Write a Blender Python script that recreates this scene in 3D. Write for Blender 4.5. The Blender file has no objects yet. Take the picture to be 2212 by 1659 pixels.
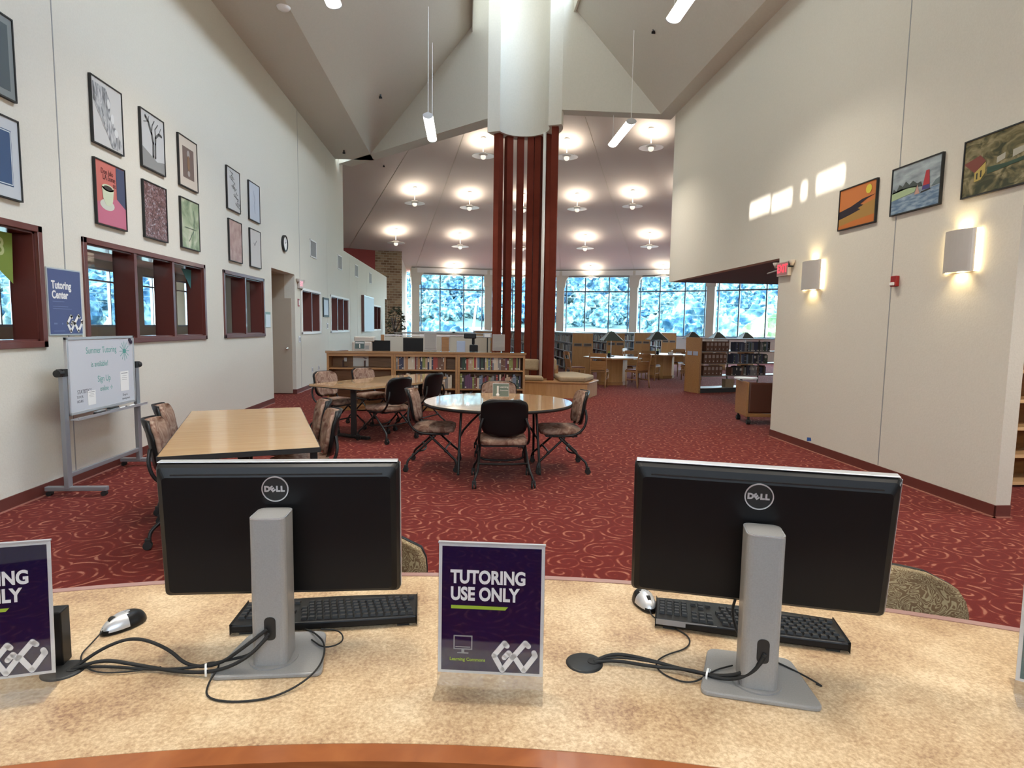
import bpy, math, random
from mathutils import Vector, Matrix, noise
R = math.radians
sc = bpy.context.scene
COL = sc.collection

# ------------------------------------------------------------------ camera, sky, sun, exposure
YAW, PITCH, ROLL, FPX, EYE = 0.07747, 0.09449, 0.01498, 1302.0, 1.55
_f = Vector((math.sin(YAW)*math.cos(PITCH), math.cos(YAW)*math.cos(PITCH), -math.sin(PITCH)))
_r0 = Vector((math.cos(YAW), -math.sin(YAW), 0)); _u0 = _r0.cross(_f)
_r = math.cos(ROLL)*_r0 + math.sin(ROLL)*_u0
_u = -math.sin(ROLL)*_r0 + math.cos(ROLL)*_u0
cam = bpy.data.cameras.new('camera'); camo = bpy.data.objects.new('camera', cam); COL.objects.link(camo)
m = Matrix(((_r.x, _u.x, -_f.x, 0), (_r.y, _u.y, -_f.y, 0), (_r.z, _u.z, -_f.z, EYE), (0, 0, 0, 1)))
camo.matrix_world = m
cam.sensor_width = 36.0; cam.lens = 36.0*FPX/2212.0; cam.clip_start = 0.05; cam.clip_end = 900
sc.camera = camo

w = bpy.data.worlds.new('sky'); sc.world = w; w.use_nodes = True
nt = w.node_tree; bgn = nt.nodes['Background']
tc = nt.nodes.new('ShaderNodeTexCoord'); sp = nt.nodes.new('ShaderNodeSeparateXYZ'); cr = nt.nodes.new('ShaderNodeValToRGB')
nt.links.new(tc.outputs['Generated'], sp.inputs[0]); nt.links.new(sp.outputs['Z'], cr.inputs[0]); nt.links.new(cr.outputs[0], bgn.inputs[0])
cr.color_ramp.elements[0].color = (0.92, 0.97, 1.0, 1); cr.color_ramp.elements[0].position = 0.0
cr.color_ramp.elements[1].color = (0.55, 0.75, 1.0, 1); cr.color_ramp.elements[1].position = 0.7
bgn.inputs[1].default_value = 12.0

sun = bpy.data.lights.new('sun', 'SUN'); sun.energy = 14.0; sun.angle = R(0.6); sun.color = (1.0, 0.95, 0.87)
suno = bpy.data.objects.new('sun', sun); COL.objects.link(suno)
SUN = Vector((4.395, 0.0, -6.285)).normalized()          # travel direction of the sunlight
suno.rotation_euler = SUN.to_track_quat('-Z', 'Y').to_euler()

vs = sc.view_settings; vs.view_transform = 'Standard'; vs.look = 'None'; vs.gamma = 1.0; vs.use_curve_mapping = False
vs.exposure = 0.42
sc.cycles.max_bounces = 9; sc.cycles.diffuse_bounces = 5; sc.cycles.glossy_bounces = 4
sc.cycles.transparent_max_bounces = 12; sc.cycles.transmission_bounces = 6
sc.cycles.sample_clamp_indirect = 6.0; sc.cycles.caustics_reflective = False; sc.cycles.caustics_refractive = False

# ------------------------------------------------------------------ materials
def mat(name, col, rough=0.6, metal=0.0, spec=0.5, emit=None, es=0.0, alpha=None, coat=0.0):
    mt = bpy.data.materials.new(name); mt.use_nodes = True
    b = mt.node_tree.nodes['Principled BSDF']
    b.inputs['Base Color'].default_value = (*col, 1); b.inputs['Roughness'].default_value = rough
    b.inputs['Metallic'].default_value = metal; b.inputs['Specular IOR Level'].default_value = spec
    b.inputs['Coat Weight'].default_value = coat
    if emit: b.inputs['Emission Color'].default_value = (*emit, 1); b.inputs['Emission Strength'].default_value = es
    return mt
def nd(mt, t, **kw):
    n = mt.node_tree.nodes.new(t)
    for k, v in kw.items(): setattr(n, k, v)
    return n
def lk(mt, a, b): mt.node_tree.links.new(a, b)
def ramp(mt, fac, stops, interp='LINEAR'):
    r = nd(mt, 'ShaderNodeValToRGB'); r.color_ramp.interpolation = interp
    el = r.color_ramp.elements
    while len(el) > 1: el.remove(el[-1])
    el[0].position = stops[0][0]; el[0].color = (*stops[0][1], 1)
    for p, c in stops[1:]:
        e = el.new(p); e.color = (*c, 1)
    lk(mt, fac, r.inputs[0]); return r.outputs[0]
def coords(mt, kind='Object', scale=(1, 1, 1)):
    t = nd(mt, 'ShaderNodeTexCoord'); mp = nd(mt, 'ShaderNodeMapping'); mp.inputs['Scale'].default_value = scale
    lk(mt, t.outputs[kind], mp.inputs[0]); return mp.outputs[0]
def noisy(name, stops, scale=8.0, stretch=(1, 1, 1), detail=4, rough=0.6, bump=0.0, coat=0.0, spec=0.5, dist=0.0):
    mt = mat(name, stops[0][1], rough, coat=coat, spec=spec)
    v = coords(mt, 'Object', stretch)
    n = nd(mt, 'ShaderNodeTexNoise'); n.inputs['Scale'].default_value = scale; n.inputs['Detail'].default_value = detail
    n.inputs['Distortion'].default_value = dist
    lk(mt, v, n.inputs['Vector'])
    b = mt.node_tree.nodes['Principled BSDF']
    lk(mt, ramp(mt, n.outputs['Fac'], stops), b.inputs['Base Color'])
    if bump:
        bp = nd(mt, 'ShaderNodeBump'); bp.inputs['Strength'].default_value = bump; bp.inputs['Distance'].default_value = 0.01
        lk(mt, n.outputs['Fac'], bp.inputs['Height']); lk(mt, bp.outputs[0], b.inputs['Normal'])
    return mt

M = {}
M['wall'] = noisy('wall_paint', [(0.3, (0.640, 0.600, 0.515)), (0.7, (0.672, 0.632, 0.545))], 60, rough=0.75, bump=0.12, spec=0.3)
M['vault'] = noisy('vault_paint', [(0.3, (0.60, 0.575, 0.50)), (0.7, (0.63, 0.60, 0.525))], 30, rough=0.8, bump=0.05, spec=0.25)
M['ceil'] = mat('ceiling_paint', (0.66, 0.61, 0.57), 0.85, spec=0.2)
M['lowceil'] = mat('low_ceiling_grey', (0.20, 0.20, 0.23), 0.9)
M['white'] = mat('white_paint', (0.82, 0.81, 0.78), 0.5)
M['offwall'] = mat('office_wall', (0.46, 0.38, 0.29), 0.8)
M['redwall'] = mat('red_wall_paint', (0.30, 0.055, 0.05), 0.75)
M['base'] = mat('vinyl_baseboard', (0.125, 0.030, 0.022), 0.45)
M['fin'] = noisy('painted_red_brown', [(0.3, (0.125, 0.024, 0.014)), (0.7, (0.150, 0.031, 0.018))], 5, rough=0.75, spec=0.1)
M['frame'] = mat('window_frame_maroon', (0.13, 0.035, 0.028), 0.30, spec=0.6, coat=0.25)
M['black'] = mat('black_plastic', (0.010, 0.010, 0.010), 0.5)
M['satin'] = mat('satin_black', (0.005, 0.005, 0.0055), 0.38, spec=0.25)
M['rubber'] = mat('rubber', (0.008, 0.008, 0.008), 0.65)
M['blackmetal'] = mat('black_metal', (0.012, 0.012, 0.012), 0.38, metal=0.3)
M['silver'] = noisy('silver_plastic', [(0.3, (0.25, 0.24, 0.23)), (0.7, (0.28, 0.27, 0.26))], 300, rough=0.36, spec=0.6)
M['alu'] = mat('aluminium', (0.62, 0.63, 0.65), 0.35, metal=0.7)
M['greymetal'] = mat('grey_metal', (0.30, 0.31, 0.33), 0.4, metal=0.5)
M['chrome'] = mat('bright_metal', (0.8, 0.8, 0.8), 0.15, metal=1.0)
M['paper'] = mat('paper', (0.80, 0.79, 0.76), 0.6)
M['greypaper'] = mat('grey_paper', (0.50, 0.48, 0.46), 0.6)
M['navy'] = mat('navy_print', (0.003, 0.005, 0.045), 0.35, spec=0.08)
M['blue'] = mat('blue_print', (0.070, 0.090, 0.210), 0.4)
M['lime'] = mat('lime_print', (0.33, 0.48, 0.04), 0.4)
M['ink'] = mat('white_ink', (0.80, 0.78, 0.76), 0.4)
M['greyink'] = mat('grey_ink', (0.30, 0.30, 0.30), 0.5)
M['darkink'] = mat('dark_outline', (0.02, 0.02, 0.06), 0.4)
M['teal'] = mat('teal_print', (0.02, 0.11, 0.12), 0.4)
M['sage'] = mat('sage_print', (0.20, 0.30, 0.26), 0.4)
M['marker'] = mat('green_marker', (0.08, 0.30, 0.26), 0.5)
M['pencil'] = mat('black_marker', (0.10, 0.10, 0.12), 0.5)
M['wboard'] = mat('whiteboard_enamel', (0.60, 0.62, 0.66), 0.16, spec=0.6)
M['red'] = mat('red_plastic', (0.30, 0.01, 0.01), 0.4)
M['exitpale'] = mat('exit_letters_washed', (0.75, 0.35, 0.40), 0.4, emit=(1.0, 0.35, 0.42), es=0.5)
M['exit'] = mat('exit_letters', (0.75, 0.03, 0.05), 0.4, emit=(1.0, 0.05, 0.08), es=1.1)
M['bulb'] = mat('lamp_glass', (0.9, 0.9, 0.85), 0.3, emit=(1.0, 0.90, 0.74), es=0.75)
M['tube'] = mat('fluorescent_lens', (0.9, 0.9, 0.9), 0.4, emit=(1.0, 0.95, 0.84), es=7.0)
M['warm'] = mat('warm_lamp', (0.9, 0.85, 0.7), 0.4, emit=(1.0, 0.78, 0.42), es=14.0)
M['saucer'] = mat('saucer_enamel', (0.84, 0.90, 0.88), 0.35, spec=0.5)
M['sconce'] = mat('perforated_metal', (0.50, 0.46, 0.42), 0.5, metal=0.2)
M['shade'] = mat('dark_green_shade', (0.030, 0.045, 0.038), 0.45)
M['mull'] = mat('mullion_blue_grey', (0.14, 0.20, 0.27), 0.4)
M['cushion'] = noisy('tan_upholstery', [(0.3, (0.30, 0.22, 0.13)), (0.7, (0.36, 0.27, 0.17))], 40, rough=0.9)
M['seatred'] = mat('maroon_leather', (0.11, 0.025, 0.018), 0.4)
M['brownvinyl'] = mat('brown_leather', (0.085, 0.026, 0.012), 0.45)
M['tape'] = mat('blue_tape', (0.02, 0.10, 0.35), 0.6)
M['mauve'] = mat('mauve_edge', (0.34, 0.20, 0.18), 0.3, spec=0.6)
M['fabricgrey'] = noisy('partition_fabric', [(0.4, (0.46, 0.44, 0.37)), (0.6, (0.50, 0.47, 0.40))], 90, rough=0.9)
M['tan'] = mat('tan_plastic', (0.52, 0.46, 0.40), 0.5)
M['leaf'] = noisy('plant_leaf', [(0.3, (0.020, 0.030, 0.014)), (0.7, (0.07, 0.075, 0.04))], 9, rough=0.5)
M['screen'] = mat('dark_screen', (0.012, 0.014, 0.02), 0.15)
M['journal'] = mat('brown_file', (0.13, 0.055, 0.028), 0.6)
M['journallabel'] = mat('file_label', (0.36, 0.27, 0.23), 0.6)
M['shelfmetal'] = mat('shelf_metal', (0.20, 0.18, 0.16), 0.4, metal=0.3)
M['shelfwhite'] = mat('pale_shelf', (0.60, 0.62, 0.64), 0.4)
M['switch'] = mat('switch_plate', (0.70, 0.70, 0.72), 0.4)
M['vent'] = mat('vent_grey', (0.30, 0.30, 0.29), 0.5)
M['field'] = noisy('mown_field', [(0.3, (0.24, 0.265, 0.21)), (0.7, (0.30, 0.32, 0.26))], 0.05, rough=0.9)
M['pole'] = mat('weathered_pole', (0.75, 0.74, 0.70), 0.7)
M['hill'] = noisy('hill_ground', [(0.3, (0.03, 0.06, 0.05)), (0.7, (0.05, 0.08, 0.07))], 0.05, rough=0.95)

def wood(name, a, b, c, scale=3.0, stretch=(1, 14, 14), rough=0.4, coat=0.15):
    return noisy(name, [(0.25, a), (0.5, b), (0.75, c)], scale, stretch, 6, rough, coat=coat, dist=0.6)
M['oak'] = wood('honey_oak', (0.27, 0.125, 0.042), (0.33, 0.165, 0.060), (0.38, 0.20, 0.075))
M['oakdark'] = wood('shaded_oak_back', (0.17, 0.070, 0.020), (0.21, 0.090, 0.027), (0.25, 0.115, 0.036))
M['maple'] = wood('maple_veneer', (0.50, 0.31, 0.155), (0.55, 0.355, 0.185), (0.60, 0.40, 0.21), 2.0, rough=0.24, coat=0.35)
M['maplegloss'] = wood('glossy_maple_veneer', (0.50, 0.31, 0.155), (0.55, 0.355, 0.185), (0.60, 0.40, 0.21), 2.0, rough=0.13, coat=0.6)
M['maplep'] = wood('maple_panel', (0.44, 0.235, 0.085), (0.50, 0.275, 0.105), (0.55, 0.31, 0.125), 2.0, (8, 8, 1))
M['cherry'] = wood('cherry_nosing', (0.235, 0.068, 0.020), (0.30, 0.092, 0.027), (0.36, 0.12, 0.036), 4.0, (3, 3, 20), rough=0.3, coat=0.3)
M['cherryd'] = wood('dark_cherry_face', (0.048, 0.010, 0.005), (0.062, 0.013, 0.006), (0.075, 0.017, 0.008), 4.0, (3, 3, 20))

def laminate():
    mt = mat('beige_laminate', (0.6, 0.45, 0.28), 0.33, spec=0.45)
    v = coords(mt, 'Object')
    a = nd(mt, 'ShaderNodeTexNoise'); a.inputs['Scale'].default_value = 130; a.inputs['Detail'].default_value = 8; a.inputs['Roughness'].default_value = 0.7
    b2 = nd(mt, 'ShaderNodeTexNoise'); b2.inputs['Scale'].default_value = 7; b2.inputs['Detail'].default_value = 5
    lk(mt, v, a.inputs['Vector']); lk(mt, v, b2.inputs['Vector'])
    mx = nd(mt, 'ShaderNodeMath', operation='ADD'); mx.use_clamp = True
    s1 = nd(mt, 'ShaderNodeMath', operation='MULTIPLY'); s1.inputs[1].default_value = 0.6
    s2 = nd(mt, 'ShaderNodeMath', operation='MULTIPLY'); s2.inputs[1].default_value = 0.42
    lk(mt, a.outputs['Fac'], s1.inputs[0]); lk(mt, b2.outputs['Fac'], s2.inputs[0]); lk(mt, s1.outputs[0], mx.inputs[0]); lk(mt, s2.outputs[0], mx.inputs[1])
    c = ramp(mt, mx.outputs[0], [(0.36, (0.25, 0.135, 0.08)), (0.45, (0.42, 0.275, 0.155)), (0.53, (0.54, 0.385, 0.23)), (0.63, (0.72, 0.56, 0.37))])
    lk(mt, c, mt.node_tree.nodes['Principled BSDF'].inputs['Base Color']); return mt
M['laminate'] = laminate()

def carpet():
    mt = mat('swirl_carpet', (0.2, 0.04, 0.03), 0.95, spec=0.1)
    v = coords(mt, 'Object')
    wn = nd(mt, 'ShaderNodeTexNoise'); wn.inputs['Scale'].default_value = 3.2; wn.inputs['Detail'].default_value = 2
    lk(mt, v, wn.inputs['Vector'])
    ws = nd(mt, 'ShaderNodeVectorMath', operation='SCALE'); ws.inputs['Scale'].default_value = 0.10
    lk(mt, wn.outputs['Color'], ws.inputs[0])
    wa = nd(mt, 'ShaderNodeVectorMath', operation='ADD'); lk(mt, v, wa.inputs[0]); lk(mt, ws.outputs[0], wa.inputs[1])
    vo = nd(mt, 'ShaderNodeTexVoronoi', voronoi_dimensions='2D'); vo.inputs['Scale'].default_value = 3.7; vo.inputs['Randomness'].default_value = 0.9
    lk(mt, wa.outputs[0], vo.inputs['Vector'])
    sub = nd(mt, 'ShaderNodeVectorMath', operation='SUBTRACT')
    lk(mt, wa.outputs[0], sub.inputs[0])
    lk(mt, vo.outputs['Position'], sub.inputs[1])
    sx = nd(mt, 'ShaderNodeSeparateXYZ'); lk(mt, sub.outputs[0], sx.inputs[0])
    at = nd(mt, 'ShaderNodeMath', operation='ARCTAN2'); lk(mt, sx.outputs['Y'], at.inputs[0]); lk(mt, sx.outputs['X'], at.inputs[1])
    d = nd(mt, 'ShaderNodeMath', operation='MULTIPLY'); d.inputs[1].default_value = 25.0; lk(mt, vo.outputs['Distance'], d.inputs[0])
    dd = nd(mt, 'ShaderNodeMath', operation='DIVIDE'); dd.inputs[1].default_value = 4.6; 
    s = nd(mt, 'ShaderNodeMath', operation='ADD'); lk(mt, d.outputs[0], s.inputs[0]); lk(mt, at.outputs[0], s.inputs[1])
    si = nd(mt, 'ShaderNodeMath', operation='SINE'); lk(mt, s.outputs[0], si.inputs[0])
    bn = nd(mt, 'ShaderNodeTexNoise'); bn.inputs['Scale'].default_value = 11; bn.inputs['Detail'].default_value = 2; lk(mt, v, bn.inputs['Vector'])
    b3 = nd(mt, 'ShaderNodeMath', operation='MULTIPLY_ADD'); b3.inputs[1].default_value = 2.6; b3.inputs[2].default_value = -1.55; lk(mt, bn.outputs['Fac'], b3.inputs[0])
    ad = nd(mt, 'ShaderNodeMath', operation='ADD'); lk(mt, si.outputs[0], ad.inputs[0]); lk(mt, b3.outputs[0], ad.inputs[1])
    fn = nd(mt, 'ShaderNodeTexNoise'); fn.inputs['Scale'].default_value = 260; fn.inputs['Detail'].default_value = 3; lk(mt, v, fn.inputs['Vector'])
    f3 = nd(mt, 'ShaderNodeMath', operation='MULTIPLY_ADD'); f3.inputs[1].default_value = 1.3; f3.inputs[2].default_value = -0.65; lk(mt, fn.outputs['Fac'], f3.inputs[0])
    ad2 = nd(mt, 'ShaderNodeMath', operation='ADD'); lk(mt, ad.outputs[0], ad2.inputs[0]); lk(mt, f3.outputs[0], ad2.inputs[1])
    c = ramp(mt, ad2.outputs[0], [(0.0, (0.120, 0.012, 0.009)), (0.60, (0.158, 0.020, 0.013)), (0.85, (0.28, 0.090, 0.058)), (1.0, (0.35, 0.135, 0.090))])
    b = mt.node_tree.nodes['Principled BSDF']; lk(mt, c, b.inputs['Base Color'])
    b.inputs['Sheen Weight'].default_value = 0.07; b.inputs['Sheen Roughness'].default_value = 0.5; b.inputs['Sheen Tint'].default_value = (1.0, 0.72, 0.66, 1)
    bp = nd(mt, 'ShaderNodeBump'); bp.inputs['Strength'].default_value = 0.5; bp.inputs['Distance'].default_value = 0.004
    lk(mt, fn.outputs['Fac'], bp.inputs['Height']); lk(mt, bp.outputs[0], b.inputs['Normal'])
    return mt
M['carpet'] = carpet()

def brick():
    mt = mat('tan_brick', (0.4, 0.3, 0.2), 0.85)
    v = coords(mt, 'Object')
    # turn (along-wall, height) into the brick plane
    sx = nd(mt, 'ShaderNodeSeparateXYZ'); lk(mt, v, sx.inputs[0]); cb = nd(mt, 'ShaderNodeCombineXYZ')
    su = nd(mt, 'ShaderNodeMath', operation='ADD'); lk(mt, sx.outputs['X'], su.inputs[0]); lk(mt, sx.outputs['Y'], su.inputs[1])
    lk(mt, su.outputs[0], cb.inputs['X']); lk(mt, sx.outputs['Z'], cb.inputs['Y'])
    br = nd(mt, 'ShaderNodeTexBrick'); br.inputs['Scale'].default_value = 1.0
    br.inputs['Brick Width'].default_value = 0.34; br.inputs['Row Height'].default_value = 0.125; br.inputs['Mortar Size'].default_value = 0.016
    br.inputs['Color1'].default_value = (0.38, 0.27, 0.17, 1); br.inputs['Color2'].default_value = (0.16, 0.085, 0.045, 1)
    br.inputs['Mortar'].default_value = (0.40, 0.34, 0.25, 1); br.inputs['Bias'].default_value = -0.1
    lk(mt, cb.outputs[0], br.inputs['Vector']); lk(mt, br.outputs['Color'], mt.node_tree.nodes['Principled BSDF'].inputs['Base Color']); return mt
M['brick'] = brick()

def fabric(name, a, b, c, scale):
    mt = mat(name, a, 0.9, spec=0.2); v = coords(mt, 'Object')
    n = nd(mt, 'ShaderNodeTexNoise'); n.inputs['Scale'].default_value = scale; n.inputs['Detail'].default_value = 3; n.inputs['Distortion'].default_value = 1.5
    lk(mt, v, n.inputs['Vector'])
    lk(mt, ramp(mt, n.outputs['Fac'], [(0.35, a), (0.5, b), (0.68, c)]), mt.node_tree.nodes['Principled BSDF'].inputs['Base Color']); return mt
M['fab'] = fabric('mottled_brown_fabric', (0.17, 0.085, 0.06), (0.28, 0.175, 0.13), (0.40, 0.285, 0.215), 11)
def leafy():
    mt = mat('leafy_fabric', (0.3, 0.25, 0.15), 0.9, spec=0.2); v = coords(mt, 'Object')
    n = nd(mt, 'ShaderNodeTexNoise'); n.inputs['Scale'].default_value = 14; n.inputs['Detail'].default_value = 1; n.inputs['Distortion'].default_value = 4
    lk(mt, v, n.inputs['Vector']); s = nd(mt, 'ShaderNodeMath', operation='MULTIPLY'); s.inputs[1].default_value = 60; lk(mt, n.outputs['Fac'], s.inputs[0])
    si = nd(mt, 'ShaderNodeMath', operation='SINE'); lk(mt, s.outputs[0], si.inputs[0])
    lk(mt, ramp(mt, si.outputs[0], [(0.1, (0.17, 0.11, 0.06)), (0.6, (0.36, 0.29, 0.17))]), mt.node_tree.nodes['Principled BSDF'].inputs['Base Color']); return mt
M['leafy'] = leafy()

def glassmat(name, tint, refl, rough=0.0, fres=True):
    mt = bpy.data.materials.new(name); mt.use_nodes = True; t = mt.node_tree; t.nodes.clear()
    o = t.nodes.new('ShaderNodeOutputMaterial'); mx = t.nodes.new('ShaderNodeMixShader')
    tr = t.nodes.new('ShaderNodeBsdfTransparent'); tr.inputs[0].default_value = (*tint, 1)
    g = t.nodes.new('ShaderNodeBsdfGlossy'); g.inputs['Roughness'].default_value = rough
    mx.inputs[0].default_value = refl
    t.links.new(tr.outputs[0], mx.inputs[1]); t.links.new(g.outputs[0], mx.inputs[2]); t.links.new(mx.outputs[0], o.inputs[0])
    return mt
M['winglass'] = glassmat('tinted_window_glass', (0.76, 0.95, 1.0), 0.04)
M['offglass'] = glassmat('office_glass', (0.80, 0.82, 0.84), 0.10)
M['acrylic'] = glassmat('clear_acrylic', (0.93, 0.93, 0.93), 0.07, 0.02)

def foliage(name, a, b, c):  # shadow blue, haze and whitened highlights are put into the leaf colours
    return noisy(name, [(0.36, a), (0.5, b), (0.62, c)], 1.6, detail=8, rough=0.9, spec=0.1)
M['tree'] = [foliage('foliage_blue_green', (0.011, 0.038, 0.060), (0.055, 0.105, 0.122), (0.233, 0.321, 0.302)),
             foliage('foliage_pale_green', (0.021, 0.053, 0.065), (0.088, 0.135, 0.136), (0.321, 0.382, 0.336)),
             foliage('foliage_deep', (0.007, 0.029, 0.056), (0.036, 0.080, 0.116), (0.162, 0.248, 0.271))]
M['treeyel'] = foliage('foliage_yellow_green', (0.042, 0.076, 0.041), (0.139, 0.173, 0.084), (0.407, 0.414, 0.237))

# ------------------------------------------------------------------ mesh helpers
class MB:
    def __init__(s): s.v = []; s.f = []; s.m = []; s.T = None
    def add(s, vs, fs, mi=0):
        o = len(s.v)
        for p in vs:
            p = Vector(p); s.v.append(tuple(s.T @ p) if s.T else tuple(p))
        for f in fs: s.f.append(tuple(o+i for i in f)); s.m.append(mi)
        return s
    def box(s, x0, x1, y0, y1, z0, z1, mi=0):
        vs = [(x0,y0,z0),(x1,y0,z0),(x1,y1,z0),(x0,y1,z0),(x0,y0,z1),(x1,y0,z1),(x1,y1,z1),(x0,y1,z1)]
        return s.add(vs, [(0,3,2,1),(4,5,6,7),(0,1,5,4),(1,2,6,5),(2,3,7,6),(3,0,4,7)], mi)
    def quad(s, a, b, c, d, mi=0): return s.add([a, b, c, d], [(0,1,2,3)], mi)
    def prism(s, poly, z0, z1, mi=0):
        n = len(poly); vs = [(x,y,z0) for x,y in poly]+[(x,y,z1) for x,y in poly]
        fs = [tuple(range(n))[::-1], tuple(range(n,2*n))]+[(i,(i+1)%n,n+(i+1)%n,n+i) for i in range(n)]
        return s.add(vs, fs, mi)
    def xprism(s, poly, y0, y1, mi=0):           # poly in (x,z), extruded along y
        n = len(poly); vs = [(x,y0,z) for x,z in poly]+[(x,y1,z) for x,z in poly]
        fs = [tuple(range(n)), tuple(range(n,2*n))[::-1]]+[(i,n+i,n+(i+1)%n,(i+1)%n) for i in range(n)]
        return s.add(vs, fs, mi)
    def cyl(s, p0, p1, r0, r1=None, n=16, mi=0, caps=True):
        r1 = r0 if r1 is None else r1
        p0 = Vector(p0); p1 = Vector(p1); d = (p1-p0).normalized()
        a = d.orthogonal().normalized(); b = d.cross(a)
        vs = []
        for p, r in ((p0,r0),(p1,r1)):
            for i in range(n):
                t = 2*math.pi*i/n; vs.append(p+a*math.cos(t)*r+b*math.sin(t)*r)
        fs = [(i,(i+1)%n,n+(i+1)%n,n+i) for i in range(n)]
        if caps: fs += [tuple(range(n))[::-1], tuple(range(n,2*n))]
        return s.add(vs, fs, mi)
    def tube(s, pts, r, n=8, mi=0, smooth=0):
        pts = [Vector(p) for p in pts]
        for _ in range(smooth):
            q = [pts[0]]
            for a, b in zip(pts, pts[1:]): q += [a*0.75+b*0.25, a*0.25+b*0.75]
            q.append(pts[-1]); pts = q
        vs = []; prev = None; L = len(pts)
        for i, p in enumerate(pts):
            d = (pts[min(i+1,L-1)]-pts[max(i-1,0)]).normalized()
            a = (prev - d*prev.dot(d)) if prev is not None else d.orthogonal()
            if a.length < 1e-6: a = d.orthogonal()
            a.normalize(); prev = a; b = d.cross(a)
            rr = r(i/(L-1)) if callable(r) else r
            for k in range(n):
                t = 2*math.pi*k/n; vs.append(p+a*math.cos(t)*rr+b*math.sin(t)*rr)
        fs = [(i*n+k, i*n+(k+1)%n, (i+1)*n+(k+1)%n, (i+1)*n+k) for i in range(L-1) for k in range(n)]
        fs += [tuple(range(n))[::-1], tuple(range((L-1)*n, L*n))]
        return s.add(vs, fs, mi)
    def lathe(s, prof, c=(0,0,0), n=32, mi=0, a0=0, a1=2*math.pi):
        full = abs(a1-a0-2*math.pi) < 1e-6; k = n if full else n+1; vs = []
        for i in range(k):
            t = a0+(a1-a0)*i/n
            for r, z in prof: vs.append((c[0]+r*math.cos(t), c[1]+r*math.sin(t), c[2]+z))
        L = len(prof); fs = []
        for i in range(n):
            j = (i+1) % k
            for q in range(L-1): fs.append((i*L+q, j*L+q, j*L+q+1, i*L+q+1))
        return s.add(vs, fs, mi)
    def ball(s, c, r, n=12, mi=0, sz=1.0):
        prof = [(r*math.sin(math.pi*i/n), -r*sz*math.cos(math.pi*i/n)) for i in range(n+1)]
        return s.lathe(prof, c, n*2, mi)
    def build(s, name, mats, parent=None, smooth=False, bevel=0.0, seg=2, solid=0.0, loc=None, sub=0):
        me = bpy.data.meshes.new(name); me.from_pydata(s.v, [], s.f); me.update()
        mats = mats if isinstance(mats, (list, tuple)) else [mats]
        for q in mats: me.materials.append(q)
        for p, i in zip(me.polygons, s.m): p.material_index = i; p.use_smooth = smooth
        o = bpy.data.objects.new(name, me); COL.objects.link(o)
        if parent: o.parent = parent
        if loc: o.location = loc
        if solid: md = o.modifiers.new('solid', 'SOLIDIFY'); md.thickness = solid; md.offset = 0
        if bevel:
            md = o.modifiers.new('bevel', 'BEVEL'); md.width = bevel; md.segments = seg; md.limit_method = 'ANGLE'; md.angle_limit = R(40)
        if sub: md = o.modifiers.new('sub', 'SUBSURF'); md.levels = sub; md.render_levels = sub
        return o
def rrect(w_, h_, r, n=5, cx=0, cy=0):
    out = []
    for sx, sy, a0 in ((1,1,0),(-1,1,90),(-1,-1,180),(1,-1,270)):
        for i in range(n+1):
            a = R(a0+90*i/n); out.append((cx+sx*(w_/2-r)+r*math.cos(a), cy+sy*(h_/2-r)+r*math.sin(a)))
    return out
def setp(o, label=None, cat=None, group=None, kind=None):
    if label: o['label'] = label
    if cat: o['category'] = cat
    if group: o['group'] = group
    if kind: o['kind'] = kind
    return o
def thing(name, label, cat, loc=(0,0,0), rz=0.0, group=None, rx=0.0):
    o = bpy.data.objects.new(name, None); COL.objects.link(o); o.location = loc; o.rotation_euler = (rx, 0, rz)
    o.empty_display_size = 0.1
    return setp(o, label, cat, group)
def struct(o): o['kind'] = 'structure'; return o
def dup(o, loc=None, rz=None, label=None, group=None, parent=None):
    c = o.copy(); COL.objects.link(c)
    if parent is not None: c.parent = parent
    if loc is not None: c.location = loc
    if rz is not None: c.rotation_euler = (o.rotation_euler[0], o.rotation_euler[1], rz)
    if label: c['label'] = label
    if group: c['group'] = group
    for ch in KIDS.get(o.name, []) or [x for x in o.children]: dup(ch, parent=c)
    return c
KIDS = {}
def text(body, size, m_, parent, loc, name='lettering', rx=90, bold=0.0, align='CENTER', depth=0.0008, space=1.0, sx=1.0, rot=0):
    cu = bpy.data.curves.new(name, 'FONT'); cu.body = body; cu.size = size; cu.offset = bold; cu.extrude = depth
    cu.align_x = align; cu.align_y = 'CENTER'; cu.space_character = space; cu.space_line = 0.9; cu.resolution_u = 4
    cu.materials.append(m_)
    o = bpy.data.objects.new(name, cu); COL.objects.link(o); o.parent = parent; o.location = loc
    o.rotation_euler = (R(rx), R(rot), 0); o.scale = (sx, 1, 1); return o
def stroke(mb, pts, wd, y0, y1, mi=0):            # flat ribbon in the (x,z) plane with round ends
    for (a, b) in zip(pts, pts[1:]):
        dx, dz = b[0]-a[0], b[1]-a[1]; L = math.hypot(dx, dz) or 1; nx, nz = -dz/L*wd/2, dx/L*wd/2
        mb.xprism([(a[0]+nx,a[1]+nz),(b[0]+nx,b[1]+nz),(b[0]-nx,b[1]-nz),(a[0]-nx,a[1]-nz)], y0, y1, mi)
    for p in pts: mb.cyl((p[0],y0,p[1]), (p[0],y1,p[1]), wd/2, n=10, mi=mi)
# ------------------------------------------------------------------ building shell
DW = 13.0
XL, XR, ZT = -3.72, 4.495, 6.20
C0 = (1.5, 15.4)                      # centre of the round reading room
RW = 18.2
def ring(r, deg): return (C0[0]+r*math.sin(R(deg)), C0[1]+r*math.cos(R(deg)))
def coneZ(r): return 4.75+0.333*(17.6-r)

fl = MB(); fl.box(-12, 26, -3, 40, -0.12, 0.0)
struct(fl.build('floor', M['carpet']))

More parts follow.
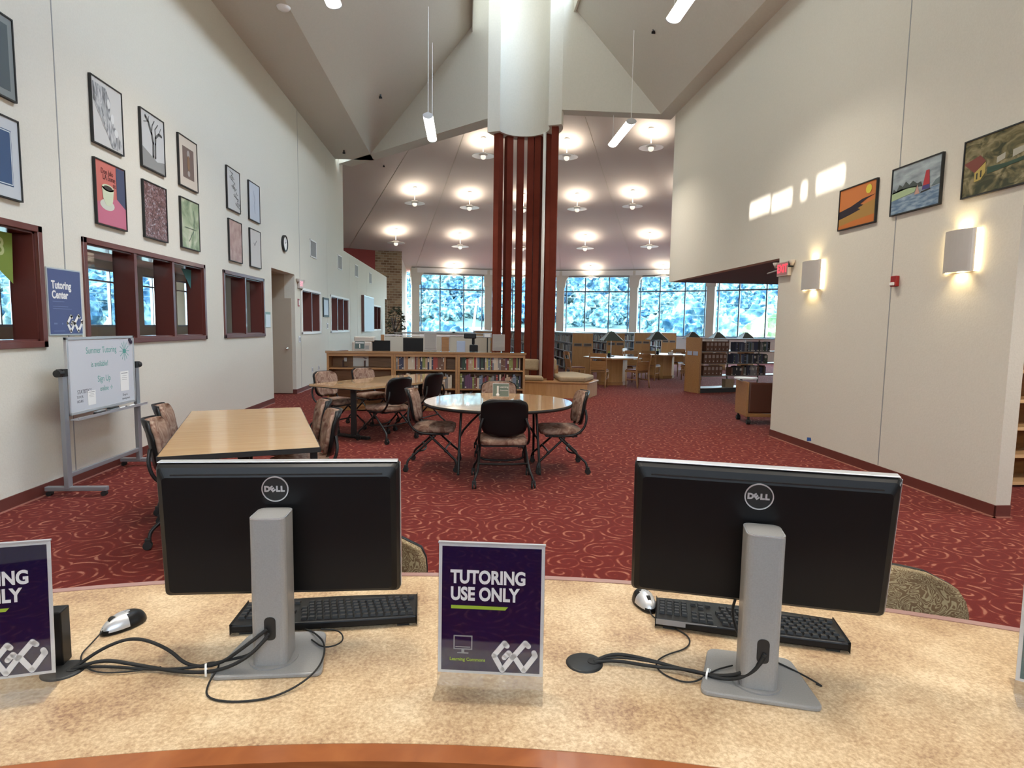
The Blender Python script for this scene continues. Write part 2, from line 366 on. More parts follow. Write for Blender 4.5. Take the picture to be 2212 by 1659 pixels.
def wall_y(name, x0, x1, y0, y1, z0, z1, holes, m_=None):
    """wall lying along Y between x0 and x1 with rectangular holes (ya, yb, za, zb)"""
    mb = MB(); ys = sorted({y0, y1}|{h[0] for h in holes}|{h[1] for h in holes})
    for a, b in zip(ys, ys[1:]):
        hs = sorted([h for h in holes if h[0] <= a+1e-6 and h[1] >= b-1e-6], key=lambda h: h[2]); z = z0
        for h in hs:
            if h[2] > z+1e-6: mb.box(x0, x1, a, b, z, h[2])
            z = h[3]
        if z < z1-1e-6: mb.box(x0, x1, a, b, z, z1)
    return struct(mb.build(name, m_ or M['wall']))
WT = 0.22
WZ0, WZ1 = 1.31, 2.36
LW = [(2.9, 5.67), (6.24, 9.0), (9.65, 11.53), (14.07, 15.9), (17.02, 19.65), (23.8, 26.87)]
DOORY = (12.0, 13.57)
wall_y('wall_left', XL-WT, XL, -3, 18.93, 0, 6.9, [(a+.05, b-.05, WZ0+.05, WZ1-.05) for a, b in LW[:4]]+[(17.07, 18.93, WZ0+.05, WZ1-.05), (DOORY[0], DOORY[1], 0, 2.61)])
wall_y('wall_left_low', XL-WT, XL, 18.93, 28.93, 0, 3.78, [(18.93, 19.6, WZ0+.05, WZ1-.05), (23.85, 26.82, WZ0+.05, WZ1-.05), (28.3, 28.93, 0, 2.75)])
wall_y('wall_right', XR, XR+.135, -3, 13.25, 0, 6.9, [(-3, 4.67, 0, 2.59), (8.49, 13.25, 0, 2.59)])
# panel joints in the two long walls
for nm, x, y, z1 in (('trim_1', XL+.0015, 5.98, 6.2), ('trim_2', XL+.0015, 14.0, 6.2), ('trim_3', XR-.0015, 6.14, 6.17)):
    s_ = MB(); s_.box(x-.002, x+.002, y-.006, y+.006, 0.11, z1); struct(s_.build(nm, M['vent']))
for i, y in enumerate((16.7, 19.9, 21.2, 23.2)):
    s_ = MB(); s_.box(XL-.001, XL+.002, y-.01, y+.01, 0.11, 3.7 if y > 18.9 else 6.0); struct(s_.build('trim_%d' % (i+4), M['wall']))
# baseboards with the little toe cove that catches the light
def bb(name, pts):
    mb = MB()
    for (x0, y0), (x1, y1) in pts: mb.box(min(x0, x1), max(x0, x1), min(y0, y1), max(y0, y1), 0, 0.105)
    return struct(mb.build(name, M['base'], bevel=.004))
bb('baseboard_left', [((XL, -3), (XL+.012, DOORY[0])), ((XL, DOORY[1]), (XL+.012, 28.3)), ((XL-.95, DOORY[1]-.012), (XL+.012, DOORY[1]))])
bb('baseboard_right', [((XR-.012, 4.658), (XR, 8.49)), ((XR-.012, 4.658), (XR+.135, 4.67))])
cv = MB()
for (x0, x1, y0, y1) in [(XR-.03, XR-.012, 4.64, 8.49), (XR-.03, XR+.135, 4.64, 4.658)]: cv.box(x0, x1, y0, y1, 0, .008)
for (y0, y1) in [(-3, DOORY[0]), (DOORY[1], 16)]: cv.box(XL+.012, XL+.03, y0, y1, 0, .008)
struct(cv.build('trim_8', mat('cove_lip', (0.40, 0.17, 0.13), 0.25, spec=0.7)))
# door recess on the left: a short passage whose far side is a flush beige door
dr = MB(); dr.box(XL-.95, XL-WT, DOORY[1], DOORY[1]+.12, 0, 2.76); dr.box(XL-.95, XL-WT, DOORY[0]-.12, DOORY[0], 0, 2.76)
dr.box(XL-1.05, XL-.95, DOORY[0]-.12, DOORY[1]+.12, 0, 2.76); dr.box(XL-.95, XL-WT, DOORY[0], DOORY[1], 2.61, 2.73)
struct(dr.build('wall_recess', M['offwall']))
dt = setp(thing('door_1', None, None, (XL-.475, DOORY[1]-.001, 0)), kind='structure')
d1 = MB(); d1.box(-.455, .40, -.02, 0, 0.02, 2.10); d1.build('door_leaf', M['offwall'], dt, bevel=.003)
dk = MB(); dk.cyl((.30, -.02, 1.0), (.30, -.035, 1.0), .03); dk.ball((.30, -.065, 1.0), .03); dk.build('door_handle', M['chrome'], dt, smooth=True)
# soffit strips beside the long walls and the raised vault between them
sf = MB(); sf.box(XL, -2.643, -3, 17.9, ZT, ZT+.12)
struct(sf.build('ceiling_left_soffit', M['vault']))
sf = MB(); sf.box(4.175, XR, -3, 13.3, 6.18, 6.30)
struct(sf.build('ceiling_right_soffit', M['vault']))
VL0, VL1, VR0, VR1 = (-2.643, ZT), (0.101, 8.338), (4.175, 6.18), (2.221, 8.30)
def slope(name, a, b, y1):
    mb = MB(); dx, dz = b[0]-a[0], b[1]-a[1]; L = math.hypot(dx, dz); nx, nz = -dz/L*.12, dx/L*.12
    if nz < 0: nx, nz = -nx, -nz
    mb.xprism([a, b, (b[0]+nx, b[1]+nz), (a[0]+nx, a[1]+nz)], -3, y1)
    return struct(mb.build(name, M['vault']))
slope('ceiling_left_slope', VL0, VL1, 17.4); slope('ceiling_right_slope', VR0, VR1, 13.6)
# ridge clerestory: left cheek with openings shaped to cast the sun patches, right cheek opened to add skylight
pt = [(8.86, 9.50, .02), (8.25, 8.80, -.01), (7.88, 8.02, .0), (7.08, 7.66, .01)]
def pill(ya, yb, z, h):
    return [(ya+ (yb-ya)*.0, z-h*.5), (yb, z-h*.5), (yb, z+h*.5), (ya, z+h*.5)]
sunz = [9.715, 9.715, 9.715, 9.715]
cheek = [(a, b, 9.6+d, 9.83+d) for a, b, d in pt]
mb = MB()
ys = sorted({-3.0, 14.5}|{h[0] for h in cheek}|{h[1] for h in cheek})
for a, b in zip(ys, ys[1:]):
    hs = [h for h in cheek if h[0] <= a+1e-6 and h[1] >= b-1e-6]
    if hs: h = hs[0]; mb.box(.085, .101, a, b, 8.2, h[2]); mb.box(.085, .101, a, b, h[3], 11.7)
    else: mb.box(.085, .101, a, b, 8.2, 11.7)
struct(mb.build('wall_clerestory_left', M['vault']))
rc = MB(); rc.box(2.221, 2.27, -3, 13.5, 8.2, 8.55); rc.box(2.221, 2.27, -3, 13.5, 11.55, 11.7); rc.box(2.221, 2.27, -3, 3.0, 8.55, 11.55)
for y in (7.8, 10.5, 13.2): rc.box(2.221, 2.27, y, y+.12, 8.5, 11.6)
struct(rc.build('wall_clerestory_right', M['vault']))
rf = MB(); rf.box(.0, 2.4, -3, 15.6, 11.7, 11.82); struct(rf.build('ceiling_ridge', M['vault']))
# oblique gable wall between hall and reading room, dropping lower round the column drum
def slab(mb, a, b, z0a, z0b, z1, th):
    d = Vector((b[0]-a[0], b[1]-a[1])); n = Vector((-d.y, d.x)).normalized()*th
    if n.y < 0: n = -n
    P = [(a[0],a[1]), (b[0],b[1]), (b[0]+n.x,b[1]+n.y), (a[0]+n.x,a[1]+n.y)]; Z0 = [z0a, z0b, z0b, z0a]
    vs = [(p[0],p[1],z) for p, z in zip(P, Z0)]+[(p[0],p[1],z1) for p in P]
    mb.add(vs, [(0,3,2,1),(4,5,6,7),(0,1,5,4),(1,2,6,5),(2,3,7,6),(3,0,4,7)])
g = MB()
slab(g, (-3.72, 18.40), (.451, 14.039), 6.20, 6.20, 11.8, .42)
slab(g, (2.015, 13.30), (4.495, 13.25), 6.20, 6.18, 11.8, .32)
struct(g.build('wall_gable', M['vault']))
# concave drum (half shell) between the two gable wings
dr = MB(); DC = (1.233, 13.668); a0 = R(-25.35); N = 40
ri, ro, zb, zt = .568, .865, 5.90, 11.8; vs = []; fs = []
for i in range(N+1):
    t = a0+math.pi*i/N
    for r_, z in ((ri, zb), (ri, zt), (ro, zt), (ro, zb)): vs.append((DC[0]+r_*math.cos(t), DC[1]+r_*math.sin(t), z))
for i in range(N):
    for q in range(4): fs.append((i*4+q, (i+1)*4+q, (i+1)*4+(q+1)%4, i*4+(q+1)%4))
fs += [(0,1,2,3), (N*4+3,N*4+2,N*4+1,N*4)]
dr.add(vs, fs); o = dr.build('wall_drum', M['vault'], smooth=True); md = o.modifiers.new('e', 'EDGE_SPLIT'); md.split_angle = R(35); struct(o)

# reading-room cone ceiling in facets, window ring and pillars
ANG0, STEP = -0.9, 12.6
facet = [ANG0+STEP*k for k in range(-6, 11)]
cn = MB()
for a, b in zip(facet, facet[1:]):
    P = [ring(RW+.4, a), ring(RW+.4, b), ring(.9, b), ring(.9, a)]; Z = [coneZ(RW+.4)]*2+[coneZ(.9)]*2
    lo = [(p[0], p[1], z) for p, z in zip(P, Z)]; hi = [(x, y, z+.2) for x, y, z in lo]
    cn.add(lo+hi, [(0,1,2,3),(7,6,5,4),(0,4,5,1),(1,5,6,2),(2,6,7,3),(3,7,4,0)])
struct(cn.build('ceiling', M['ceil']))
jn = MB()                                                          # taped joints where facets meet
for a in facet[2:9]:
    p, q = ring(3.5, a), ring(RW, a)
    jn.tube([(p[0], p[1], coneZ(3.5)-.002), (q[0], q[1], coneZ(RW)-.002)], .012, 4)
struct(jn.build('trim_9', M['vault']))
k = 0
SILL, HEAD, TRANS = 1.10, 4.36, 3.52
def obox(mb, p, q, y0, y1, z0, z1, ex0=0, ex1=0, mi=0):
    """box along the segment p->q, from y0 to y1 off it (outward +), trimmed by ex"""
    d = Vector((q[0]-p[0], q[1]-p[1])); L = d.length; d /= L; n = Vector((-d.y, d.x))
    mid = Vector(((p[0]+q[0])/2-C0[0], (p[1]+q[1])/2-C0[1]))
    if n.dot(mid) < 0: n = -n
    P = []
    for s, t in ((ex0, y0), (L-ex1, y0), (L-ex1, y1), (ex0, y1)): P.append((p[0]+d.x*s+n.x*t, p[1]+d.y*s+n.y*t))
    if (P[1][0]-P[0][0])*(P[2][1]-P[1][1])-(P[1][1]-P[0][1])*(P[2][0]-P[1][0]) < 0: P = P[::-1]
    mb.prism(P, z0, z1, mi)
wi = 0
for a, b in zip(facet, facet[1:]):
    if a < -20 or b > 76: continue
    p, q = ring(RW, a), ring(RW, b)
    low = MB(); obox(low, p, q, 0, .2, 0, SILL); obox(low, p, q, -.1, .2, SILL, SILL+.06); struct(low.build('wall_under_window_%d' % (wi+1), M['white']))
    hd = MB(); obox(hd, p, q, -.35, .2, HEAD+.0, 4.62); struct(hd.build('wall_over_window_%d' % (wi+1), M['white']))
    hs = MB(); obox(hs, p, q, -.30, -.14, HEAD-.09, HEAD); struct(hs.build('trim_%d' % (20+wi), M['vent']))
    wn = setp(thing('window_%d' % (wi+1), None, None, (0, 0, 0)), kind='structure')
    fr = MB(); L = math.hypot(q[0]-p[0], q[1]-p[1])
    for s in (.33, L/3+.02, 2*L/3-.02, L-.33): obox(fr, p, q, .02, .11, SILL+.06, HEAD, s-.03, L-s-.03)
    for z in (SILL+.06, TRANS-.035, HEAD-.06): obox(fr, p, q, .02, .10, z, z+.07)
    fr.build('window_frame', M['mull'], wn)
    gl = MB(); d = Vector((q[0]-p[0], q[1]-p[1])).normalized(); n = Vector((-d.y, d.x)); 
    if n.dot(Vector(((p[0]+q[0])/2-C0[0], (p[1]+q[1])/2-C0[1]))) < 0: n = -n
    gl.quad((p[0]+n.x*.06, p[1]+n.y*.06, SILL), (q[0]+n.x*.06, q[1]+n.y*.06, SILL), (q[0]+n.x*.06, q[1]+n.y*.06, HEAD), (p[0]+n.x*.06, p[1]+n.y*.06, HEAD))
    gl.build('glass_pane', M['winglass'], wn); wi += 1
pi_ = 0
for a in facet:
    if a < -20 or a > 76: continue
    c = ring(RW-.12, a); ux, uy = math.cos(R(a)), -math.sin(R(a)); nx, ny = math.sin(R(a)), math.cos(R(a))
    def PP(s, t): return (c[0]+ux*s+nx*t, c[1]+uy*s+ny*t)
    pl = MB(); pl.prism([PP(.2, -.2), PP(-.2, -.2), PP(-.2, .2), PP(.2, .2)][::-1], 0, 3.72)
    # flared corbel above the shaft
    for z0, z1, e0, e1 in ((3.72, 4.12, .24, .30), (4.12, 4.6, .30, .62)):
        vs = [(*PP(e0, -.24), z0), (*PP(-.24, -.24), z0), (*PP(-.24, .2), z0), (*PP(e0, .2), z0), (*PP(e1, -.24), z1), (*PP(-.24, -.24), z1), (*PP(-.24, .2), z1), (*PP(e1, .2), z1)]
        if a < 5: vs = [(*PP(.24, -.24), z0), (*PP(-.24 if a > -5 else -e0*.9, -.24), z0), (*PP(-.24 if a > -5 else -e0*.9, .2), z0), (*PP(.24 if a > -5 else e0, .2), z0), (*PP(.24 if a > -5 else e1, -.24), z1), (*PP(-.24, -.24), z1), (*PP(-.24, .2), z1), (*PP(.24 if a > -5 else e1, .2), z1)]
        pl.add(vs, [(0,3,2,1),(4,5,6,7),(0,1,5,4),(1,2,6,5),(2,3,7,6),(3,0,4,7)])
    pi_ += 1; struct(pl.build('wall_pillar_%d' % pi_, M['wall']))
# brick pier, red wall and far enclosure on the left
bk = MB(); bk.prism([(-4.47, 30.48), (-3.21, 30.83), (-3.4, 31.75), (-4.7, 31.4)], 0, 5.25); struct(bk.build('wall_brick_pier', M['brick']))
bk = MB(); bk.prism([(-3.72, 29.1), (-4.3, 29.1), (-4.42, 30.5), (-3.9, 30.62)], 0, 2.75); struct(bk.build('wall_brick_return', M['brick']))
rw = MB(); rw.prism([(-9.0, 28.55), (-4.47, 30.48), (-4.6, 30.75), (-9.2, 28.8)], 0, 6.4); struct(rw.build('wall_red', M['redwall']))
en = MB(); en.box(-9.2, -9.0, 18.7, 28.8, 0, 8.5); en.box(-9.2, -3.94, 18.6, 18.9, 3.0, 9.5); en.prism([(-4.7, 31.2), (-3.3, 31.4), (-3.2, 33.2), (-3.4, 33.3)], 0, 5.3)
struct(en.build('wall_far_left', M['wall']))
# closing wall to the right of the glazed ring
cw = MB()
for a, b in zip(facet, facet[1:]):
    if b > 76: obox(cw, ring(RW, a), ring(RW, b), 0, .2, 0, 4.6)
struct(cw.build('wall_far_right', M['wall']))
# low grey ceiling of the zone behind the right-hand wall
lc = MB(); lc.box(XR+.135, 18.5, -3, 13.25, 2.59, 2.70); struct(lc.build('ceiling_right_low', M['lowceil']))
lc = MB(); lc.box(XR+.135, 18.5, 13.1, 13.25, 2.70, 10.5); lc.box(18.4, 18.6, -3, 13.25, 0, .9); lc.box(18.4, 18.6, -3, 13.25, 2.5, 10.5); [lc.box(18.4, 18.6, y_, y_+.25, .9, 2.5) for y_ in (-3, 0, 3, 6, 9, 12)]; struct(lc.build('wall_right_upper', M['wall']))  # unseen side openings added so daylight reaches the hall's lower walls
rr = MB(); rr.box(XR+.135, 9.0, 6.95, 7.05, 0, 2.59); struct(rr.build('wall_right_room', M['wall']))
# offices behind the left wall: dark rooms
of = MB(); of.box(-7.4, XL-WT, -3, 28.4, 2.76, 2.86)
OW = [(9.4, 10.5), (12.2, 13.49), (14.4, 15.19), (16.0, 16.95), (18.6, 19.8)]
ys = sorted({-3.0, 28.4}|{v for q in OW for v in q})
for a, b in zip(ys, ys[1:]):
    if (a, b) in OW: of.box(-7.4, -7.3, a, b, 0, 1.43); of.box(-7.4, -7.3, a, b, 2.60, 3.78)
    else: of.box(-7.4, -7.3, a, b, 0, 3.78)
of.box(-7.3, XL-WT, 20.4, 20.5, 0, 2.76); of.box(-7.4, XL-WT, 28.3, 28.4, 0, 3.78)
struct(of.build('wall_offices', M['offwall']))
pt_ = MB(); pt_.box(-5.52, -5.22, 7.9, 7.96, 0, 2.75); struct(pt_.build('wall_office_divider', M['cherryd']))
wi = 30
for a, b in OW:
    wi += 1; wn = setp(thing('window_%d' % wi, None, None, (-7.35, 0, 0)), kind='structure'); f = MB()
    for q in ((a, a+.04, 1.43, 2.60), (b-.04, b, 1.43, 2.60), (a, b, 1.43, 1.47), (a, b, 2.56, 2.60), (a, b, 2.33, 2.36), (b-.34, b-.31, 1.43, 2.60)): f.box(-.03, .03, *q)
    f.build('window_frame', M['greymetal'], wn); f = MB(); f.quad((0, a, 1.43), (0, b, 1.43), (0, b, 2.6), (0, a, 2.6)); f.build('glass_pane', M['winglass'], wn)
wi = 10
# ------------------------------------------------------------------ interior office windows
def owin(n, ya, yb, panes, reveal='frame', trim='frame'):
    wn = setp(thing('window_%d' % n, None, None, (XL, 0, 0)), kind='structure')
    f = MB(); w_ = .055
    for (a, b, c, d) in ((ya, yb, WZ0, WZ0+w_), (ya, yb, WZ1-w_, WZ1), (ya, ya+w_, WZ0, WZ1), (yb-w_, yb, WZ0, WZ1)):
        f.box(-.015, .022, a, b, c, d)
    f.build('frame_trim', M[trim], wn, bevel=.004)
    f = MB(); f.box(-WT, -.015, ya+.05, ya+.075, WZ0+.05, WZ1-.05); f.box(-WT, -.015, yb-.075, yb-.05, WZ0+.05, WZ1-.05)
    f.box(-WT, -.015, ya+.05, yb-.05, WZ0+.05, WZ0+.07); f.box(-WT, -.015, ya+.05, yb-.05, WZ1-.07, WZ1-.05)
    L = (yb-ya-.1)/panes
    for i in range(1, panes): y = ya+.05+L*i; f.box(-WT, .012, y-.028, y+.028, WZ0+.05, WZ1-.05)
    f.build('jamb', M[reveal], wn)
    g_ = MB()
    for i in range(panes):
        a = ya+.05+L*i+.03; b = ya+.05+L*(i+1)-.03; g_.quad((-WT+.02, a, WZ0+.07), (-WT+.02, b, WZ0+.07), (-WT+.02, b, WZ1-.07), (-WT+.02, a, WZ1-.07))
    g_.build('glass_pane', M['offglass'], wn)
rb = MB(); rb.box(-7.4, 18.6, -3.2, -3.0, 0, 2.9); rb.box(-7.4, 18.6, -3.2, -3.0, 3.7, 11.8); rb.box(-7.4, XL, -3.2, -3.0, 2.9, 3.7); rb.box(XR, 18.6, -3.2, -3.0, 2.9, 3.7)  # strip opening added high in the unseen wall to let daylight in
for x in (-1.0, 1.7): rb.box(x, x+.12, -3.15, -3.05, 2.9, 3.7)
struct(rb.build('wall_rear', M['wall']))
def fill_downlight(label, x, y, z, w_):  # unseen lamps added to brighten the desk and the zone on the right
    t = thing('fill_downlight', label, 'ceiling light', (x, y, z), 0, 'added fill lights over the desk and entrance')
    a = MB(); a.lathe([(.0, .14), (.17, .14), (.19, .0), (.17, .0), (.15, .10), (0, .10)], n=28); a.build('housing', M['white'], t, smooth=True)
    a = MB(); a.cyl((0, 0, .14), (0, 0, max(.2, min(4.2, ZCORD-z))), .008, n=6); a.build('cord', M['white'], t)
    L = bpy.data.lights.new('lamp_glow', 'AREA'); L.shape = 'DISK'; L.size = .30; L.energy = w_; L.color = (1.0, .90, .76)
    lo = bpy.data.objects.new('lamp_glow', L); COL.objects.link(lo); lo.parent = t; lo.location = (0, 0, .01)
ZCORD = 7.2
for x, w_, nm in ((-2.2, DW, 'left'), (.4, DW, 'middle'), (3.0, DW, 'right')): fill_downlight('added fill light out of view over the desk, %s of three' % nm, x, .9, 4.6, w_)
ZCORD = 2.6
fill_downlight('added fill light out of view beyond the near end of the right wall', 6.0, 4.2, 2.35, 40); fill_downlight('added fill light out of view in the low-ceilinged zone on the right', 9.5, 10.5, 2.35, 30)

n = wi
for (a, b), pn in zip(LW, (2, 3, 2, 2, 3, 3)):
    n += 1; owin(n, a, b, pn, 'frame', 'frame' if a < 14 else 'white')  # white trim on the far windows stands in for glare on maroon frames
# ------------------------------------------------------------------ outdoors
def fieldz(y): return -2.2+3.6*max(0.0, min(1.0, (y-60)/165.0))
gd = MB()
for y0, y1 in ((36, 60), (60, 230)):
    gd.add([(-320, y0, fieldz(y0)), (420, y0, fieldz(y0)), (420, y1, fieldz(y1)), (-320, y1, fieldz(y1))], [(0, 1, 2, 3)])
gd.box(-260, -9.5, -20, 36, -2.3, -2.2); gd.box(26, 300, -20, 36, -2.3, -2.2)
struct(gd.build('field', M['field']))
# wooded hillside
hl = MB(); nx_, ny_ = 50, 14
def hillz(x, y):
    return 1.2+max(0, y-222-14*math.sin(x*.011))*.205+2.5*math.sin(x*.02+1)*min(1, max(0, y-225)/60)
vs = [(-320+800*i/nx_, 222+240*j/ny_, hillz(-320+800*i/nx_, 222+240*j/ny_)) for j in range(ny_+1) for i in range(nx_+1)]
fs = [(j*(nx_+1)+i, j*(nx_+1)+i+1, (j+1)*(nx_+1)+i+1, (j+1)*(nx_+1)+i) for j in range(ny_) for i in range(nx_)]
hl.add(vs, fs); struct(hl.build('hill', M['hill'], smooth=True))
rng = random.Random(5)
def crown(seed, m_):
    import bmesh
    bm = bmesh.new(); bmesh.ops.create_icosphere(bm, subdivisions=4, radius=1.0); off = Vector((seed*7.3, seed*3.1, 0))
    for v in bm.verts:
        p = v.co.copy(); d = .30*noise.noise(p*1.7+off)+.22*noise.noise(p*4.2+off)+.13*noise.noise(p*9.5+off)
        v.co = p*(1+d); v.co.z = v.co.z*.92+.9
    me = bpy.data.meshes.new('crown'); bm.to_mesh(me); bm.free(); me.materials.append(m_)
    for f in me.polygons: f.use_smooth = False
    return me
crowns = [crown(i, M['tree'][i % 3]) for i in range(6)]+[crown(9, M['treeyel'])]
tk = MB(); tk.cyl((0, 0, -.15), (0, 0, .6), .07, .045, 8); trunk_me = tk.build('trunk', M['pole']).data
bpy.data.objects.remove(bpy.data.objects['trunk'])
def tree(x, y, z, s, k_, label, group):
    o = setp(thing('tree', label, 'tree', (x, y, z), rng.uniform(0, 6.28), group)); o.scale = (s, s, s*rng.uniform(.95, 1.25))
    c = bpy.data.objects.new('crown', crowns[k_]); COL.objects.link(c); c.parent = o
    return o
rows = [(232, 4.3, 'leafy tree in the lowest row, at the far edge of the mown field', 'trees at the field edge'),
        (250, 4.8, 'leafy tree low on the wooded hillside beyond the windows', 'trees low on the hillside'),
        (270, 5.2, 'leafy tree on the lower middle of the wooded hillside', 'trees on the lower middle hillside'),
        (292, 5.7, 'leafy tree on the middle of the wooded hillside', 'trees on the middle hillside'),
        (316, 6.2, 'leafy tree on the upper middle of the wooded hillside', 'trees on the upper middle hillside'),
        (342, 6.8, 'leafy tree high on the wooded hillside', 'trees high on the hillside'),
        (372, 7.4, 'leafy tree near the top of the wooded hillside', 'trees near the hilltop'),
        (408, 8.2, 'leafy tree on the crest of the wooded hillside', 'trees on the hill crest')]
for y, s, lb, gp in rows:
    x = -.125*y
    while x < .70*y:
        yy = y+rng.uniform(-8, 8); ss = s*rng.uniform(.75, 1.2)
        tree(x, yy, hillz(x, yy)-1.2, ss, rng.randrange(6), lb, gp); x += s*rng.uniform(1.2, 1.65)
for (xa, xb, ya, yb, n_, s0, s1, lb, gp) in ((-12, 1.5, 88, 100, 7, 2.0, 2.7, 'low tree outside the left window bays, near side of the field', 'near trees outside the left bays'),
                                 (31, 66, 84, 104, 15, 2.6, 4.0, 'tree outside the right window bays, near side of the field', 'near trees outside the right bays')):
    for i in range(n_):
        yy = rng.uniform(ya, yb); tree(xa+(xb-xa)*(i+rng.uniform(0, .8))/n_, yy, fieldz(yy)-1, rng.uniform(s0, s1), rng.randrange(6), lb, gp)
tree(28.8, 55, -2.4, 2.5, 6, 'yellow-green tree at the right end of the windows, close outside', None)
for y, s in ((238, 6.5), (258, 7.0), (282, 7.5), (306, 8.0), (330, 9.0)):
    x = -.78*y
    while x < -.46*y:
        yy = y+rng.uniform(-8, 8); tree(x, yy, hillz(x, yy)-1.2, s*rng.uniform(.8, 1.2), rng.randrange(6), 'leafy tree on the ridge seen through the office windows', 'trees seen through the office windows'); x += s*rng.uniform(1.25, 1.6)
for i in range(14):
    yy = 118+9*(i % 4); tree(-.82*yy+i*4.6, yy, fieldz(yy)-1.5, rng.uniform(3.6, 5.2), rng.randrange(6), 'nearer leafy tree seen through the office windows', 'nearer trees seen through the office windows')
# power pole and cables
pp = thing('utility_pole', 'pale leaning utility pole outside the windows left of the red column', 'utility pole', (.55, 52, -2.0))
a_ = MB(); a_.cyl((-.25, 0, 0), (.35, 0, 5.9), .14, .08, 10); a_.build('pole', M['pole'], pp)
a_ = MB(); a_.box(-1.0, 1.6, -.08, .08, 5.35, 5.45); a_.build('crossarm', M['pole'], pp)
a_ = MB(); a_.cyl((.75, 0, 5.2), (.75, 0, 6.0), .22, n=12); a_.build('transformer', M['vent'], pp)
for i, (z, dy) in enumerate(((7.05, 0), (6.6, .4), (5.9, -.3), (2.6, .2))):
    c = MB(); c.tube([(-40+110*t/24, 52+dy, z-2-1.2*math.sin(math.pi*((t*110/24) % 44)/44)) for t in range(25)], .007, 5)
    setp(c.build('power_cable', M['vent']), ['pale power cable topmost across the window view', 'pale power cable second from top across the view', 'pale power cable third down across the window view', 'lowest power cable, near window sill height'][i], 'cable', None)

# ------------------------------------------------------------------ saucer pendants (positions on a regular polar grid)
def saucer(k_, r_, deg, name_row, idx, prev=None):
    x, y = ring(r_, deg); zc = coneZ(r_); drop = .62
    lbl = 'white saucer pendant lamp in the %s row, %s' % (name_row, idx)
    if prev is not None:
        o = dup(prev, (x, y, zc), 0, lbl); return o
    o = thing('pendant_lamp', lbl, 'pendant lamp', (x, y, zc), 0, 'saucer pendant lamps under the round ceiling')
    a = MB(); a.lathe([(0, .0), (.11, -.005), (.10, -.04), (.02, -.06), (0, -.06)], n=20); a.build('canopy', M['white'], o, smooth=True)
    a = MB(); a.cyl((0, 0, -.05), (0, 0, -drop+.07), .013, n=8); a.build('stem', M['white'], o)
    a = MB(); a.lathe([(.17, -drop+.05), (.40, -drop-.005), (.415, -drop-.02), (.395, -drop-.022), (.17, -drop+.02)], n=40); a.build('saucer', M['saucer'], o, smooth=True)
    a = MB(); a.lathe([(0, -drop+.10), (.12, -drop+.09), (.13, -drop+.02), (.10, -drop-.01), (0, -drop-.01)], n=24)
    for t in range(4): c_, s_ = math.cos(t*math.pi/2), math.sin(t*math.pi/2); a.tube([(.1*c_, .1*s_, -drop+.03), (.19*c_, .19*s_, -drop+.03)], .012, 5)
    a.build('lamp_holder', M['white'], o, smooth=True)
    a = MB(); a.ball((0, 0, -drop-.05), .095, 10); a.build('globe', M['bulb'], o, smooth=True)
    L = bpy.data.lights.new('uplight', 'AREA'); L.shape = 'DISK'; L.size = .70; L.energy = PEND_W; L.color = (1.0, .86, .70)
    lo = bpy.data.objects.new('uplight', L); COL.objects.link(lo); lo.parent = o; lo.location = (0, 0, -drop+.13); lo.rotation_euler = (math.pi, 0, 0)
    return o
PEND_W = 12.0
first = None
sides = ['leftmost', 'second from left', 'third from left, behind the red column', 'fourth from left', 'fifth from left', 'sixth from left', 'seventh from left']
for r_, nm, angs in ((7.0, 'nearest', (-7.6, 17.1, 42.0)), (10.5, 'second nearest', (-20.1, -7.6, 4.8, 17.1, 29.6)), (14.0, 'third', (-19.8, -7.4, 4.8, 17.1, 29.4)), (17.3, 'farthest', (-7.1, 4.8, 17.1, 29.5))):
    for i, a in enumerate(angs):
        idx = sides[i]
        if r_ == 7.0: idx = ('just left of the red column', 'just right of the red column', 'near the right-hand wall edge')[i]
        if r_ > 17: idx = ('just left of the red column', 'behind the red column', 'just right of the red column', 'near the right-hand wall')[i]
        o = saucer(0, r_, a, nm, idx, first)
        if first is None: first = o
for r_, a in ((10.5, 42), (10.5, 55), (10.5, 68), (14.0, 42), (14.0, 55), (7.0, 67), (7.0, -32), (14.0, 68)):
    saucer(0, r_, a, {7: 'nearest', 10: 'second nearest', 14: 'third'}[int(r_)], 'hidden behind the %s wall' % ('right' if a > 0 else 'left'), first)
